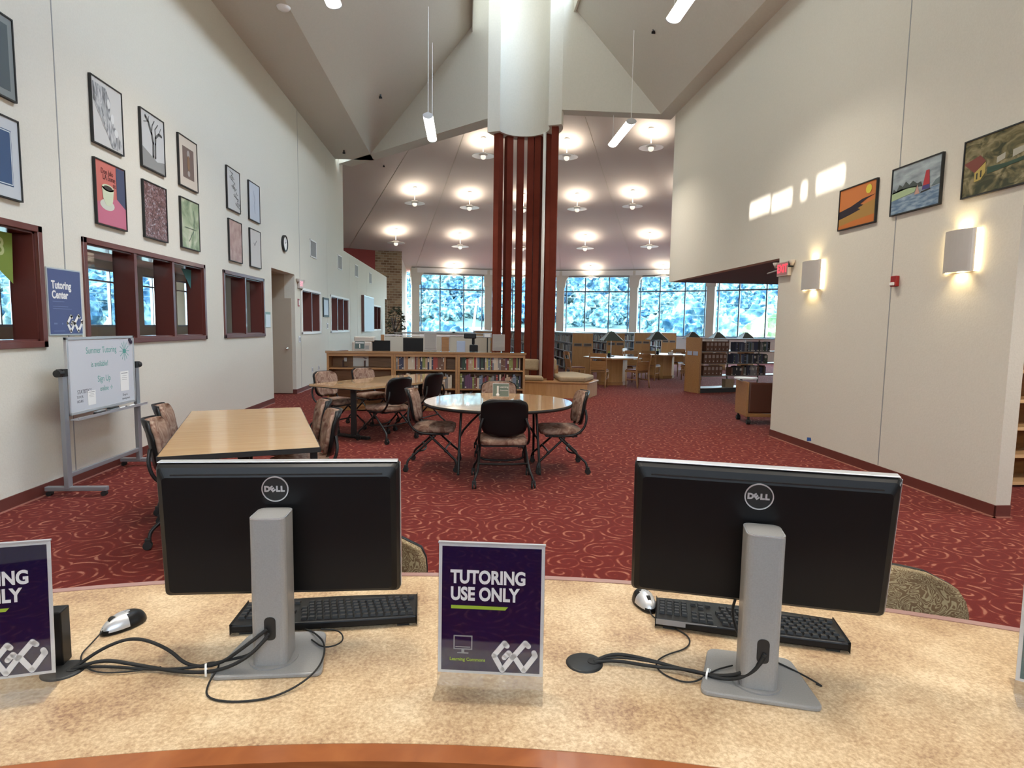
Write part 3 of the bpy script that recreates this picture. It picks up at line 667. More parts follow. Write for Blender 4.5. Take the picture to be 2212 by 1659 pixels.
# ------------------------------------------------------------------ linear fluorescent fixtures hung in the vault
TUBE_W = 40.0
def linear(x, y0, L_, z, ztop, label, prev=None):
    if prev is not None:
        o = dup(prev, (x, y0, z), 0, label)
        for c in o.children:
            if c.name.startswith('cord'): c.scale.z = (ztop-z)/2.0
        return o
    o = thing('linear_light', label, 'ceiling light', (x, y0, z), 0, 'linear fluorescent lights in the vault')
    a = MB(); a.xprism([(-.10, .02), (.10, .02), (.075, .05), (0, .075), (-.075, .05)], 0, L_); a.build('housing', M['alu'], o, bevel=.003)
    a = MB()
    N_ = 14; arc = [(.098*math.cos(math.pi+math.pi*i/N_), .02+.062*math.sin(math.pi+math.pi*i/N_)) for i in range(N_+1)]
    a.xprism(arc, .015, L_-.015); a.build('lens', M['tube'], o)
    for y in (0, L_):
        a = MB(); a.xprism([(p[0]*1.03, p[1]*1.03) for p in arc]+[(.08, .05), (0, .08), (-.08, .05)], y-.012, y+.012); a.build('end_cap', M['alu'], o)
    LT = bpy.data.lights.new('lamp_glow', 'AREA'); LT.shape = 'RECTANGLE'; LT.size = .16; LT.size_y = L_-.1; LT.energy = TUBE_W; LT.color = (1.0, .93, .82); LT.spread = R(115)
    lo = bpy.data.objects.new('lamp_glow', LT); COL.objects.link(lo); lo.parent = o; lo.location = (0, L_/2, -.05)
    for y in (.02, L_-.02):
        a = MB(); a.cyl((0, 0, 0), (0, 0, 2.0), .006, n=6); c = a.build('cord', M['white'], o, loc=(0, y, .07)); c.scale.z = (ztop-z)/2.0
    return o
L0 = linear(-.77, 12.31, 1.52, 5.62, 7.66, 'linear light hanging in the vault left of the red column')
for x, y, z, zt, lb in ((3.18, 11.95, 5.55, 7.25, 'linear light hanging in the vault right of the red column'),
        (-1.72, 6.8, 5.62, 6.9, 'linear light tip at the top edge, left of centre'), (2.66, 6.55, 5.55, 7.8, 'long bright linear light at the top edge, right of centre'),
        (-.9, 1.6, 5.6, 7.5, 'linear light overhead above the left monitor'), (2.5, 1.6, 5.6, 7.9, 'linear light overhead above the right monitor')):
    linear(x, y, 1.52, z, zt, lb, L0)
for x, y, z, lb in ((-1.96, 14.36, 6.73, 'small dark sprinkler head on the left vault slope'), (3.4, 11.43, 7.05, 'small dark sprinkler head on the right vault slope'), (-3.3, 17.0, 6.2, 'sprinkler head under the left soffit'),
                    (-3.1, 23.5, None, 'sprinkler head on the round ceiling near the left wall')):
    if z is None: z = coneZ(math.hypot(x-C0[0], y-C0[1]))
    a = MB(); a.cyl((0, 0, 0), (0, 0, -.05), .018, n=8); a.cyl((0, 0, -.05), (0, 0, -.055), .035, n=10); a.box(-.035, .035, -.006, .006, -.09, -.055)
    setp(a.build('sprinkler', M['black'], loc=(x, y, z)), lb, 'sprinkler')
sd = thing('smoke_detector', 'white smoke detector under the left soffit at the top of the view', 'smoke detector', (-2.72, 9.62, ZT))
a = MB(); a.lathe([(0, -.055), (.05, -.05), (.085, -.03), (.10, 0)], n=24); a.build('cover', M['white'], sd, smooth=True)
# ------------------------------------------------------------------ red slatted column, bench round it
cl = thing('post_ring', 'tall column of dark red upright posts under the concave drum', 'column', (DC[0], DC[1], .36))
for k_, t in enumerate((-12, 33, 53, 69, 90, 113, 138)):
    a = MB(); a.box(-.075, .075, -.08, .08, 0, zb-.36)
    p = a.build('post', M['fin'], cl, bevel=.006); r_ = .70; p.location = (r_*math.cos(R(t)), r_*math.sin(R(t)), 0)
    p.rotation_euler = (0, 0, R(t))
a = MB(); a.cyl((0, 0, 0), (0, 0, zb-.36), .035, n=20); p = a.build('light_pipe', M['white'], cl, smooth=True); p.location = (.505, .24, 0); p['label'] = 'pale pipe inside the posts'
bn = thing('bench', 'low oak bench with tan cushions at the foot of the red column', 'bench', (0, 0, 0))
BP = [(.10, 13.80), (1.78, 13.14), (2.66, 12.98), (3.05, 13.75), (2.75, 14.7), (1.6, 15.1), (.2, 14.8)]
a = MB(); a.prism(BP, .0, .32); a.build('bench_base', M['maplep'], bn)
a = MB(); a.prism([(x+(.03 if x > 1.5 else -.03), y+(-.03 if y < 14.2 else .03)) for x, y in BP], .32, .36); a.build('seat_edge', M['oak'], bn, bevel=.01)
def pad(poly, z0, z1, name='cushion', m_='cushion', bv=.035):
    a = MB(); a.prism(poly, z0, z1); o = a.build(name, M[m_], bn, bevel=bv, seg=3); return o
pad([(2.07, 13.10), (2.62, 13.0), (2.97, 13.75), (2.68, 14.8), (2.10, 14.6)], .362, .47)
pad([(1.05, 13.45), (1.72, 13.18), (1.74, 13.62), (1.1, 13.72)], .362, .46)
pad([(.14, 13.83), (1.02, 13.48), (1.05, 13.85), (.3, 14.2)], .362, .46)
a = MB(); a.box(-.27, .27, -.06, .06, 0, .26); o = a.build('back_cushion', M['cushion'], bn, bevel=.045, seg=3); o.location = (1.42, 13.83, .56); o.rotation_euler = (R(-8), 0, R(-22))
a = MB(); a.box(-.25, .25, -.06, .06, 0, .26); o = a.build('back_cushion', M['cushion'], bn, bevel=.045, seg=3); o.location = (2.08, 14.15, .56); o.rotation_euler = (0, 0, R(-95))
for x, y, z in ((1.42, 13.90, .362), (2.14, 14.15, .362)):
    a = MB(); a.box(-.05, .05, -.02, .02, 0, .3); o = a.build('cushion_post', M['oak'], bn); o.location = (x, y, z)

# ------------------------------------------------------------------ nesting task chairs on casters
def task_chair(name, label, fab, group=None):
    t = thing(name, label, 'chair', (0, 0, 0), 0, group)
    # seat
    a = MB(); pts = rrect(.46, .45, .09, 6)
    top = []; n_ = len(pts)
    vs = [(x, y, .415) for x, y in pts]+[(x*1.0, y*1.0, .455+(.008 if y > .1 else 0)) for x, y in pts]+[(x*.86, y*.86, .478) for x, y in pts]+[(0, 0, .480)]
    fs = [tuple(range(n_))[::-1]]+[(i, (i+1)%n_, n_+(i+1)%n_, n_+i) for i in range(n_)]+[(n_+i, n_+(i+1)%n_, 2*n_+(i+1)%n_, 2*n_+i) for i in range(n_)]+[(2*n_+i, 2*n_+(i+1)%n_, 3*n_) for i in range(n_)]
    a.add(vs, fs); a.build('seat', M[fab], t, smooth=True)
    # curved backrest shell: black behind, upholstered in front, top edge rolls backwards
    def shell(name, th0, th1, mt, inset=0.0, lo=.50, hi=.865):
        a = MB(); NU, NV = 14, 12; vs = []
        def pt(u, v, off):
            z = lo+(hi-lo)*v; hw = .228-inset
            e = min(v, 1-v)*(hi-lo); rr = .085
            if e < rr: hw -= rr-math.sqrt(max(0, rr*rr-(rr-e)**2))
            if v < .35: hw -= .025*(1-v/.35)
            x = u*hw; y = -.235-.055*v-.05*max(0, v-.72)**1.2*5*.35+.055*(u*u)*1.0
            return (x, y+off, z)
        for off in (th0, th1):
            for j in range(NV+1):
                for i in range(NU+1): vs.append(pt(-1+2*i/NU, j/NV, off))
        W_ = NU+1; B_ = W_*(NV+1); fs = []
        for j in range(NV):
            for i in range(NU):
                q = j*W_+i; fs.append((q, q+1, q+W_+1, q+W_)); fs.append((B_+q, B_+q+W_, B_+q+W_+1, B_+q+1))
        rim = [i for i in range(W_)]+[j*W_+NU for j in range(1, NV+1)]+[NV*W_+i for i in range(NU-1, -1, -1)]+[j*W_ for j in range(NV-1, 0, -1)]
        for i in range(len(rim)): p_, q_ = rim[i], rim[(i+1) % len(rim)]; fs.append((p_, B_+p_, B_+q_, q_))
        a.add(vs, fs); return a.build(name, M[mt], t, smooth=True)
    shell('backrest_shell', -.022, .0, 'satin')
    shell('backrest', .0005, .030, fab, .012 if fab == 'fab' else .002, .515, .858 if fab == 'fab' else .8655)
    # frame
    a = MB(); a.box(-.20, .20, -.17, .17, .385, .412); a.tube([(-.22, -.12, .395), (.22, -.12, .395)], .014); a.tube([(-.22, .12, .395), (.22, .12, .395)], .014)
    a.build('seat_frame', M['black'], t)
    for s in (-1, 1):
        a = MB(); a.tube([(s*.225, .10, .400), (s*.238, -.12, .40), (s*.243, -.225, .47), (s*.238, -.262, .58), (s*.205, -.250, .68)], .013, 8, smooth=2); a.build('back_support', M['blackmetal'], t, smooth=True)
    for s in (-1, 1):
        for f in (-1, 1):
            a = MB(); a.tube([(s*.225, -f*.03, .385), (s*.245, f*.20, .17), (s*.27, f*.255, .125), (s*.285, f*.265, .075)], .0125, 8, smooth=2)
            lg = a.build('leg', M['blackmetal'], t, smooth=True)
            a = MB(); x, y = s*.285, f*.265
            a.cyl((x-.022, y-.01, .030), (x-.006, y-.01, .030), .029, n=14); a.cyl((x+.006, y-.01, .030), (x+.022, y-.01, .030), .029, n=14); a.box(x-.02, x+.02, y-.025, y+.012, .045, .078)
            a.build('caster', M['rubber'], lg, bevel=.004)
    a = MB(); a.tube([(-.24, .16, .22), (-.15, .12, .19), (.15, .12, .19), (.24, .16, .22)], .011, 8, smooth=2); a.build('stretcher', M['blackmetal'], t, smooth=True)
    a = MB(); a.tube([(-.24, -.16, .22), (-.12, -.10, .20), (.12, -.10, .20), (.24, -.16, .22)], .011, 8, smooth=2); a.build('stretcher', M['blackmetal'], t, smooth=True)
    return t
ch0 = task_chair('task_chair', 'task chair at the round table seen from behind, black back shell', 'fab', 'brown task chairs on casters')
ch0.location = (.375, 5.93, 0)
face = lambda dx, dy: math.atan2(-dx, dy)
for x, y, rz, lb in ((-.335, 6.62, R(-93), 'brown task chair left of the round table, side view'), (1.03, 6.50, R(90), 'brown task chair right of the round table, side view'),
        (.42, 7.33, R(180), 'brown task chair behind the round table, only its back top showing'),
        (-2.28, 5.27, R(18.3-90), 'brown task chair farther along the whiteboard side of the near table'), (-1.98, 4.52, R(18.3-90), 'brown task chair nearest the desk on the whiteboard side of the table'),
        (-1.53, 5.50, R(18.3+90), 'farther brown chair on the aisle side of the near table'), (-1.31, 4.86, R(18.3+90), 'nearer brown chair on the aisle side of the near table'),
        (-1.85, 8.86, face(.86, -.5), 'brown chair at the angular table nearest the office wall'), (-1.45, 9.62, face(.80, -.6), 'brown chair at the angular table nearest the empty shelves'),
        (-1.06, 8.22, face(-.80, .60), 'black-backed chair at the angular table, nearer of the two'), (-.66, 8.98, face(-.86, .5), 'black-backed chair at the angular table, farther of the two')):
    dup(ch0, (x, y, 0), rz, lb)
lc0 = task_chair('task_chair', 'leaf-patterned chair tucked behind the desk beside the left monitor', 'leafy', 'leaf-patterned chairs behind the desk')
lc0.location = (-.345, 1.66, 0); lc0.rotation_euler = (0, 0, R(180))
dup(lc0, (1.135, 1.36, 0), R(168), 'leaf-patterned chair tucked behind the desk beside the right monitor')

# ------------------------------------------------------------------ tables
nt_ = thing('table', 'rectangular maple table with black edge beside the whiteboard', 'table', (-1.72, 4.83, 0), R(18.3))
a = MB(); a.prism(rrect(.935, 2.05, .012, 2), .715, .742); a.build('tabletop', M['maple'], nt_)
a = MB()
for x0, x1, y0, y1 in ((-.472, -.466, -1.03, 1.03), (.466, .472, -1.03, 1.03), (-.472, .472, -1.031, -1.024), (-.472, .472, 1.024, 1.031)): a.box(x0, x1, y0, y1, .708, .7415)
a.build('edge_band', M['black'], nt_)
for y in (-.80, .80):
    a = MB(); a.box(-.035, .035, y-.03, y+.03, .045, .69); a.box(-.30, .30, y-.03, y+.03, .69, .714); lg = a.build('leg', M['blackmetal'], nt_, bevel=.004)
    a = MB(); a.box(-.33, .33, y-.035, y+.035, 0, .045); a.build('foot', M['blackmetal'], nt_, bevel=.01)
a = MB(); a.box(-.41, -.37, -.99, -.93, .0, .71); a.build('corner_leg', M['blackmetal'], nt_); a = MB(); a.box(.41, .455, -.99, -.93, .0, .71); a.build('corner_leg', M['blackmetal'], nt_)

rt = thing('round_table', 'round maple table with four chairs in the middle of the hall', 'table', (.36, 6.52, 0))
a = MB(); a.cyl((0, 0, .712), (0, 0, .742), .80, n=96); a.build('tabletop', M['maplegloss'], rt)
a = MB(); a.lathe([(.796, .709), (.806, .709), (.806, .740), (.796, .740)], n=96); a.build('edge_band', M['black'], rt, smooth=True)
for s in (-1, 1):
    a = MB(); a.box(s*.40-.03, s*.40+.03, -.34, .34, .68, .711); a.build('apron', M['blackmetal'], rt)
    for f in (-1, 1):
        a = MB(); a.tube([(s*.40, f*.12, .69), (s*.42, f*.22, .30), (s*.43, f*.33, .0)], .014, 8, smooth=2); a.build('leg', M['blackmetal'], rt, smooth=True)
    a = MB(); a.tube([(s*.415, 0, .35), (s*.36, 0, .45), (s*.12, 0, .69)], .012, 8, smooth=1); a.tube([(s*.42, -.19, .35), (s*.42, .19, .35)], .011, 8); a.build('brace', M['blackmetal'], rt, smooth=True)

at_ = thing('angular_table', 'long angular maple table with black edge in front of the bookcase', 'table', (0, 0, 0))
AP = [(-2.10, 8.27), (-1.33, 7.80), (-.70, 8.55), (-.30, 9.62), (-.60, 10.25), (-1.20, 9.80)]
a = MB(); a.prism(AP, .715, .742); a.build('tabletop', M['maplegloss'], at_)
a = MB(); a.prism([(x+(x+1.1)*.006, y+(y-9)*.004) for x, y in AP], .706, .7145); a.build('edge_band', M['black'], at_)
for x, y in ((-1.52, 8.31), (-.72, 9.75)):
    a = MB(); a.box(-.035, .035, -.035, .035, .04, .70); o = a.build('leg', M['blackmetal'], at_, loc=(x, y, 0)); 
    a = MB(); a.box(-.27, .27, -.035, .035, 0, .04); o = a.build('foot', M['blackmetal'], at_, loc=(x, y, 0), bevel=.01); o.rotation_euler = (0, 0, R(-32))
for x, y in ((-1.72, 8.42), (-.75, 9.95)):
    a = MB(); a.cyl((x, y, .7425), (x, y, .7435), .035, n=16); a.build('grommet', M['black'], at_)

# ------------------------------------------------------------------ acrylic sign holders
def sign_holder(name, label, loc, rz, w_, h_, face_m, tilt=0.0, foot=.08, border=.008, group=None):
    t = thing(name, label, 'sign', loc, rz, group)
    a = MB(); z0 = .028; s_ = math.tan(tilt)
    def sl(x0, x1, z0_, z1_, y0, y1, mb):
        vs = []
        for z in (z0_, z1_):
            for x, y in ((x0, y0), (x1, y0), (x1, y1), (x0, y1)): vs.append((x, y+(z)*s_, z))
        mb.add(vs, [(0,3,2,1),(4,5,6,7),(0,1,5,4),(1,2,6,5),(2,3,7,6),(3,0,4,7)])
    sl(-w_/2, w_/2, 0, z0+h_, -.003, 0, a); a.build('acrylic_front', M['acrylic'], t)
    a = MB(); a.box(-w_/2, w_/2, -foot*.55, foot*.6, 0, .003); a.build('acrylic_foot', M['acrylic'], t)
    a = MB(); sl(-w_/2+.001, w_/2-.001, z0+.002, z0+h_-.002, .0008, .0018, a); p = a.build('insert', M['paper'], t)
    b_ = border; a = MB(); sl(-w_/2+b_, w_/2-b_, z0+b_, z0+h_-b_, -.0002+.0006, .0007, a); a.build('print', M[face_m], t)
    a = MB(); sl(-w_/2, w_/2, z0+h_-.001, z0+h_+.002, -.004, .004, a); a.build('top_edge', M['alu'], t)
    return t
def at_tilt(tilt, y, z): return y+z*math.tan(tilt)
GL_ = [(.36, .82), (.28, .93), (.0, .62), (.22, .26), (.46, .52), (.36, .62), (.26, .52)]
def gc_logo(parent, ox, oz, s, y, tilt):
    """two chunky slanted letters with a dark outline"""
    G = [(.44, .88), (.36, .97), (.03, .55), (.30, .08), (.62, .52), (.50, .66), (.36, .50)]
    Cc = [(1.12, .90), (1.02, 1.0), (.66, .56), (.98, .10), (1.34, .60), (1.30, .70)]
    for nm, wd, yy, mm in (('logo_outline', .205, 0, 'darkink'), ('logo', .165, -.0006, 'ink')):
        mb = MB()
        for pts in (G, Cc):
            P_ = [(ox+px_*s, oz+pz*s) for px_, pz in pts]; stroke(mb, P_, wd*s, y+yy-.0005, y+yy)
        o = mb.build(nm, M[mm], parent); o.rotation_euler = (-tilt, 0, 0)
def tutoring_sign(t, tilt, scale=1.0):
    z0 = .028; k_ = scale
    def put(body, sz, x, z, bold, al='LEFT', m_='ink', sx=1.0):
        o = text(body, sz, M[m_], t, (x, at_tilt(tilt, -.0005, z)-.001, z), bold=bold, align=al, depth=.0003, sx=sx, rx=90-math.degrees(tilt)*1.0); return o
    put('TUTORING', .0385, -.0855, z0+.209, .0014, sx=.80); put('USE ONLY', .0385, -.0855, z0+.173, .0014, sx=.80)
    a = MB(); a.xprism([(-.084, z0+.149), (.036, z0+.149), (.030, z0+.142), (-.084, z0+.142)], -.0012, -.0008); o = a.build('underline', M['lime'], t); o.rotation_euler = (-tilt, 0, 0)
    a = MB(); x, z = -.058, z0+.060
    for q in ((x-.020, x+.020, z+.022, z+.0245), (x-.020, x+.020, z-.006, z-.0035), (x-.020, x-.0175, z-.006, z+.0245), (x+.0175, x+.020, z-.006, z+.0245), (x-.016, x+.016, z-.0015, z+.0005), (x-.003, x+.003, z-.0125, z-.006), (x-.012, x+.012, z-.0145, z-.012)): a.box(q[0], q[1], -.0012, -.0008, q[2], q[3])
    o = a.build('monitor_icon', M['greyink'], t); o.rotation_euler = (-tilt, 0, 0)
    put('Learning Commons', .0095, -.086, z0+.033, .0002, m_='lime')
    gc_logo(t, .006, z0+.008, .066, -.0008, tilt)
T1 = R(2.1)
s1 = sign_holder('sign_holder', 'navy sign reading TUTORING USE ONLY between the two monitors', (.056, 1.205, .79), R(-8.0), .224, .282, 'navy', T1, .10)
tutoring_sign(s1, T1)
s2 = sign_holder('sign_holder', 'navy tutoring sign cut off at the left frame edge', (-.9535, 1.235, .79), R(12), .224, .282, 'navy', T1, .11)
tutoring_sign(s2, T1)
s3 = sign_holder('sign_holder', 'teal sign in a clear holder at the right frame edge', (1.252, 1.062, .79), R(-37.7), .216, .27, 'teal', T1, .11)
s4 = sign_holder('sign_holder', 'small sage green sign standing on the round table', (.395, 6.68, .742), R(-4), .185, .15, 'sage', 0, .10, .006)
a = MB(); a.cyl((-.035, -.004, .055), (-.035, -.004, .15), .010, n=8); a.ball((-.035, -.0045, .05), .02, 6); a.build('print_figure', M['paper'], s4)
text('Learning', .028, M['ink'], s4, (.035, -.0045, .14)); text('Commons', .022, M['ink'], s4, (.035, -.0045, .10))

# ------------------------------------------------------------------ curved service desk
DCX, DCY, RI, RO = -.36, -2.20, 3.255, 4.005
def arc(r, a0, a1, n_): return [(DCX+r*math.sin(R(a0+(a1-a0)*i/n_)), DCY+r*math.cos(R(a0+(a1-a0)*i/n_))) for i in range(n_+1)]
A0, A1 = -38, 40
dk = thing('service_desk', 'curved beige laminate service desk with cherry wood edge', 'desk', (0, 0, 0))
def band(mb, r0, r1, z0, z1):
    o_, i_ = arc(r1, A0, A1, 60), arc(r0, A0, A1, 60); n_ = 61
    vs = [(x, y, z) for z in (z0, z1) for x, y in i_]+[(x, y, z) for z in (z0, z1) for x, y in o_]
    for k_ in range(60):
        a_, b_ = k_, k_+1
        mb.add([vs[a_], vs[b_], vs[2*n_+b_], vs[2*n_+a_], vs[n_+a_], vs[n_+b_], vs[3*n_+b_], vs[3*n_+a_]], [(0,1,2,3),(7,6,5,4),(4,5,1,0),(3,2,6,7)]+([(0,3,7,4)] if k_ == 0 else [])+([(1,5,6,2)] if k_ == 59 else []))
a = MB(); band(a, RI, RO-.012, .752, .79); o = a.build('desktop', M['laminate'], dk)
a = MB(); band(a, RO-.012, RO+.012, .745, .792); a.build('far_edge', M['mauve'], dk)
a = MB(); band(a, RI-.045, RI, .748, .789); o = a.build('nosing', M['cherry'], dk)
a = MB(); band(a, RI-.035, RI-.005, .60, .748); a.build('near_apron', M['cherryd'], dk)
a = MB(); band(a, RO-.62, RO-.59, .0, .751); a.build('front_panel', M['maplep'], dk)
a = MB(); band(a, RI+.06, RI+.09, .0, .751); a.build('near_panel', M['maplep'], dk)

# ------------------------------------------------------------------ monitors
def monitor(label, loc, rz, tilt, dz, group):
    t = thing('monitor', label, 'monitor', loc, rz, group)
    a = MB(); bp = [(-.120, -.095), (.120, -.095), (.090, .09), (-.090, .09)]
    def rpoly(poly, r, n_=5):
        out = []
        L = len(poly)
        for i in range(L):
            p0, p1, p2 = Vector(poly[i-1]), Vector(poly[i]), Vector(poly[(i+1) % L])
            a_ = p1+(p0-p1).normalized()*r; b_ = p1+(p2-p1).normalized()*r
            for k in range(n_+1): s = k/n_; q = a_*(1-s)**2+p1*2*s*(1-s)+b_*s*s; out.append((q.x, q.y))
        return out
    a.prism(rpoly(bp, .022), .0, .010); a.build('stand_base', M['silver'], t, bevel=.003)
    a = MB(); a.cyl((0, -.028, .010), (0, -.028, .0135), .052, n=40); a.build('swivel_ring', M['silver'], t, smooth=False)
    a = MB(); P_ = rpoly([(-.038, -.066), (.038, -.066), (.038, .018), (-.038, .018)], .020, 6); a.prism(P_, .0136, .340)
    col = a.build('stand_column', M['silver'], t); 
    a = MB(); a.prism([(x*1.0, (y+.024)*1.0-.024) for x, y in P_], .3402, .3425); a.prism([(x*.93, (y+.024)*.93-.024) for x, y in P_], .3426, .3432, 1); a.build('column_cap', [M['alu'], M['silver']], t)
    a = MB(); a.prism([(-.011+x, z) for x, z in []] or rpoly([(-.012, -.026), (.012, -.026), (.012, .026), (-.012, .026)], .011), 0, .0015); o = a.build('cable_opening', M['black'], t); o.location = (.004, -.0662, .098); o.rotation_euler = (R(90), 0, 0)
    # display
    hd_ = bpy.data.objects.new('display', None)
    W_, H_ = .545, .322
    a = MB()
    P_ = rpoly([(-W_/2, -H_/2), (W_/2, -H_/2), (W_/2, H_/2), (-W_/2, H_/2)], .012, 5); n_ = len(P_)
    def ringz(sx_, sy_, y, dzz=0): return [(x*sx_, y, z*sy_+dzz) for x, z in P_]
    rings = [ringz(1, 1, .022), ringz(1, 1, .006), ringz(.995, .99, .0), ringz(.975, .955, -.010), ringz(.93, .86, -.018, -.006)]
    vs = sum(rings, []); fs = [tuple(range(n_))]
    for k_ in range(len(rings)-1): fs += [(k_*n_+i, (k_+1)*n_+i, (k_+1)*n_+(i+1) % n_, k_*n_+(i+1) % n_) for i in range(n_)]
    fs.append(tuple(range((len(rings)-1)*n_, len(rings)*n_))[::-1]); a.add(vs, fs)
    d = a.build('display', M['satin'], t, bevel=0); md = d.modifiers.new('e', 'EDGE_SPLIT'); 
    d.location = (0, .052, dz); d.rotation_euler = (tilt, 0, 0)
    a = MB(); P2 = [(x*.985, z*.97) for x, z in P_]
    vs = [(x, .0222, z) for x, z in P_]+[(x, .0232, z) for x, z in P_]; a.add(vs, [tuple(range(n_)), tuple(range(n_, 2*n_))[::-1]]+[(i, n_+i, n_+(i+1) % n_, (i+1) % n_) for i in range(n_)])
    a.build('screen', M['screen'], d)
    a = MB(); vs = []
    top = [(-W_/2+.004, H_/2+.0005), (W_/2-.004, H_/2+.0005), (W_/2-.004, H_/2+.003), (-W_/2+.004, H_/2+.003)]
    a.xprism(top, .0, .021); a.xprism([(W_/2+.0002, -H_/2+.01), (W_/2+.0016, -H_/2+.01), (W_/2+.0016, H_/2-.004), (W_/2+.0002, H_/2-.004)], .004, .021)
    a.build('silver_rim', M['alu'], d, bevel=.001)
    a = MB(); a.xprism([(-.235, H_/2-.026), (.235, H_/2-.026), (.235, H_/2-.021), (-.235, H_/2-.021)], -.0165, -.008); a.build('vent_slot', M['black'], d)
    # round badge
    lz = .105; bx = -.006
    a = MB(); N_ = 48; vs = []; fs = []
    for i in range(N_):
        tt = 2*math.pi*i/N_
        for r_, y in ((.0275, -.0200), (.0300, -.0200), (.0300, -.017), (.0275, -.017)): vs.append((bx+r_*math.cos(tt), y, lz+r_*math.sin(tt)))
    for i in range(N_):
        for q in range(4): fs.append((i*4+q, i*4+(q+1) % 4, ((i+1) % N_)*4+(q+1) % 4, ((i+1) % N_)*4+q))
    a.add(vs, fs); a.build('badge_ring', M['alu'], d, smooth=False)
    a = MB(); a.cyl((bx, -.0188, lz), (bx, -.017, lz), .0272, n=40); a.build('badge_disc', M['black'], d)
    for ch, x, r_, z in (('D', -.0175, 0, 0), ('E', -.0055, 38, -.0002), ('L', .0065, 0, 0), ('L', .0165, 0, 0)):
        cu = text(ch, .0172, M['alu'], d, (bx+x, -.0196, lz+z), 'badge_letter', bold=.0010, sx=1.0); cu.rotation_euler = (R(90), R(-r_), 0)
    # desk-side cables at the back of the screen
    a = MB(); a.tube([(-.035, -.008, -H_/2+.02), (-.045, -.01, -H_/2-.03), (-.015, -.03, -H_/2-.10), (.004, -.04, -H_/2-.14)], .0032, 6, smooth=2); a.tube([(.02, -.008, -H_/2+.02), (.012, -.02, -H_/2-.06), (.004, -.04, -H_/2-.13)], .0028, 6, smooth=2); a.build('screen_cable', M['rubber'], d, smooth=True)
    return t
GM = 'pair of desk monitors seen from behind'
m1 = monitor('left of the two black monitors seen from behind, square to the view', (-.425, 1.358, .79), R(.7), R(3.9), .280, GM)
m2 = monitor('right of the two black monitors seen from behind, angled away', (.636, 1.212, .79), R(-17.9), R(7.6), .300, GM)

# ------------------------------------------------------------------ keyboards, mice, cables
def keyboard(label, loc, rz, pale=False):
    t = thing('keyboard', label, 'keyboard', loc, rz, None)
    a = MB(); n_ = 24; vs = []
    # gently bowed front edge (towards -y is the camera = rear of the keyboard)
    for i in range(n_+1):
        x = -.225+.45*i/n_; b_ = .012*(1-(x/.225)**2)
        for y, z in ((-.078-b_*.3, .006), (-.078-b_*.3, .026), (.078+b_, .013), (.078+b_, .003)): vs.append((x, y, z))
    fs = []
    for i in range(n_):
        for q in range(4): fs.append((i*4+q, i*4+(q+1) % 4, (i+1)*4+(q+1) % 4, (i+1)*4+q))
    fs += [(0,1,2,3), (n_*4+3, n_*4+2, n_*4+1, n_*4)]
    a.add(vs, fs); a.build('body', M['satin'], t, bevel=.004)
    a = MB()
    def key(x, y, w_=.0155, d_=.0150):
        z = .026-(y+.078)/.16*.013; zz = z+.0065
        vs = [(x-w_/2, y-d_/2, z), (x+w_/2, y-d_/2, z), (x+w_/2, y+d_/2, z-.001), (x-w_/2, y+d_/2, z-.001), (x-w_/2+.002, y-d_/2+.002, zz), (x+w_/2-.002, y-d_/2+.002, zz), (x+w_/2-.002, y+d_/2-.002, zz-.001), (x-w_/2+.002, y+d_/2-.002, zz-.001)]
        a.add(vs, [(4,5,6,7),(0,1,5,4),(1,2,6,5),(2,3,7,6),(3,0,4,7)])
    # seen from the far side of the desk: number pad at -x, main block at +x
    for r_ in range(6):
        y = -.060+r_*.0205+(.005 if r_ > 0 else 0)
        for c_ in range(15):
            x = .208-c_*.0187-(.004*r_ if 0 < r_ < 5 else 0)
            if x < -.068: continue
            if r_ == 5 and 4 <= c_ <= 8:
                if c_ == 6: key(x, y, .09)
                continue
            key(x, y)
        for c_ in range(3):
            if r_ in (3,): continue
            if r_ == 4 and c_ != 1: continue
            key(-.090-c_*.0187, y)
        if r_ > 0:
            for c_ in range(4): key(-.152-c_*.0187, y)
    a.build('keys', M['black'], t)
    if pale:
        a = MB(); a.box(-.224, -.075, -.080, -.0795, .012, .0262); a.build('pale_trim', M['greymetal'], t)
    for s in (-1, 1):
        a = MB(); a.box(s*.19-.015, s*.19+.015, -.074, -.066, 0, .008); a.build('foot', M['rubber'], t)
    return t
keyboard('black keyboard behind the left monitor stand', (-.348, 1.545, .79), R(4))
keyboard('black keyboard behind the right monitor stand', (.725, 1.442, .79), R(-19), True)
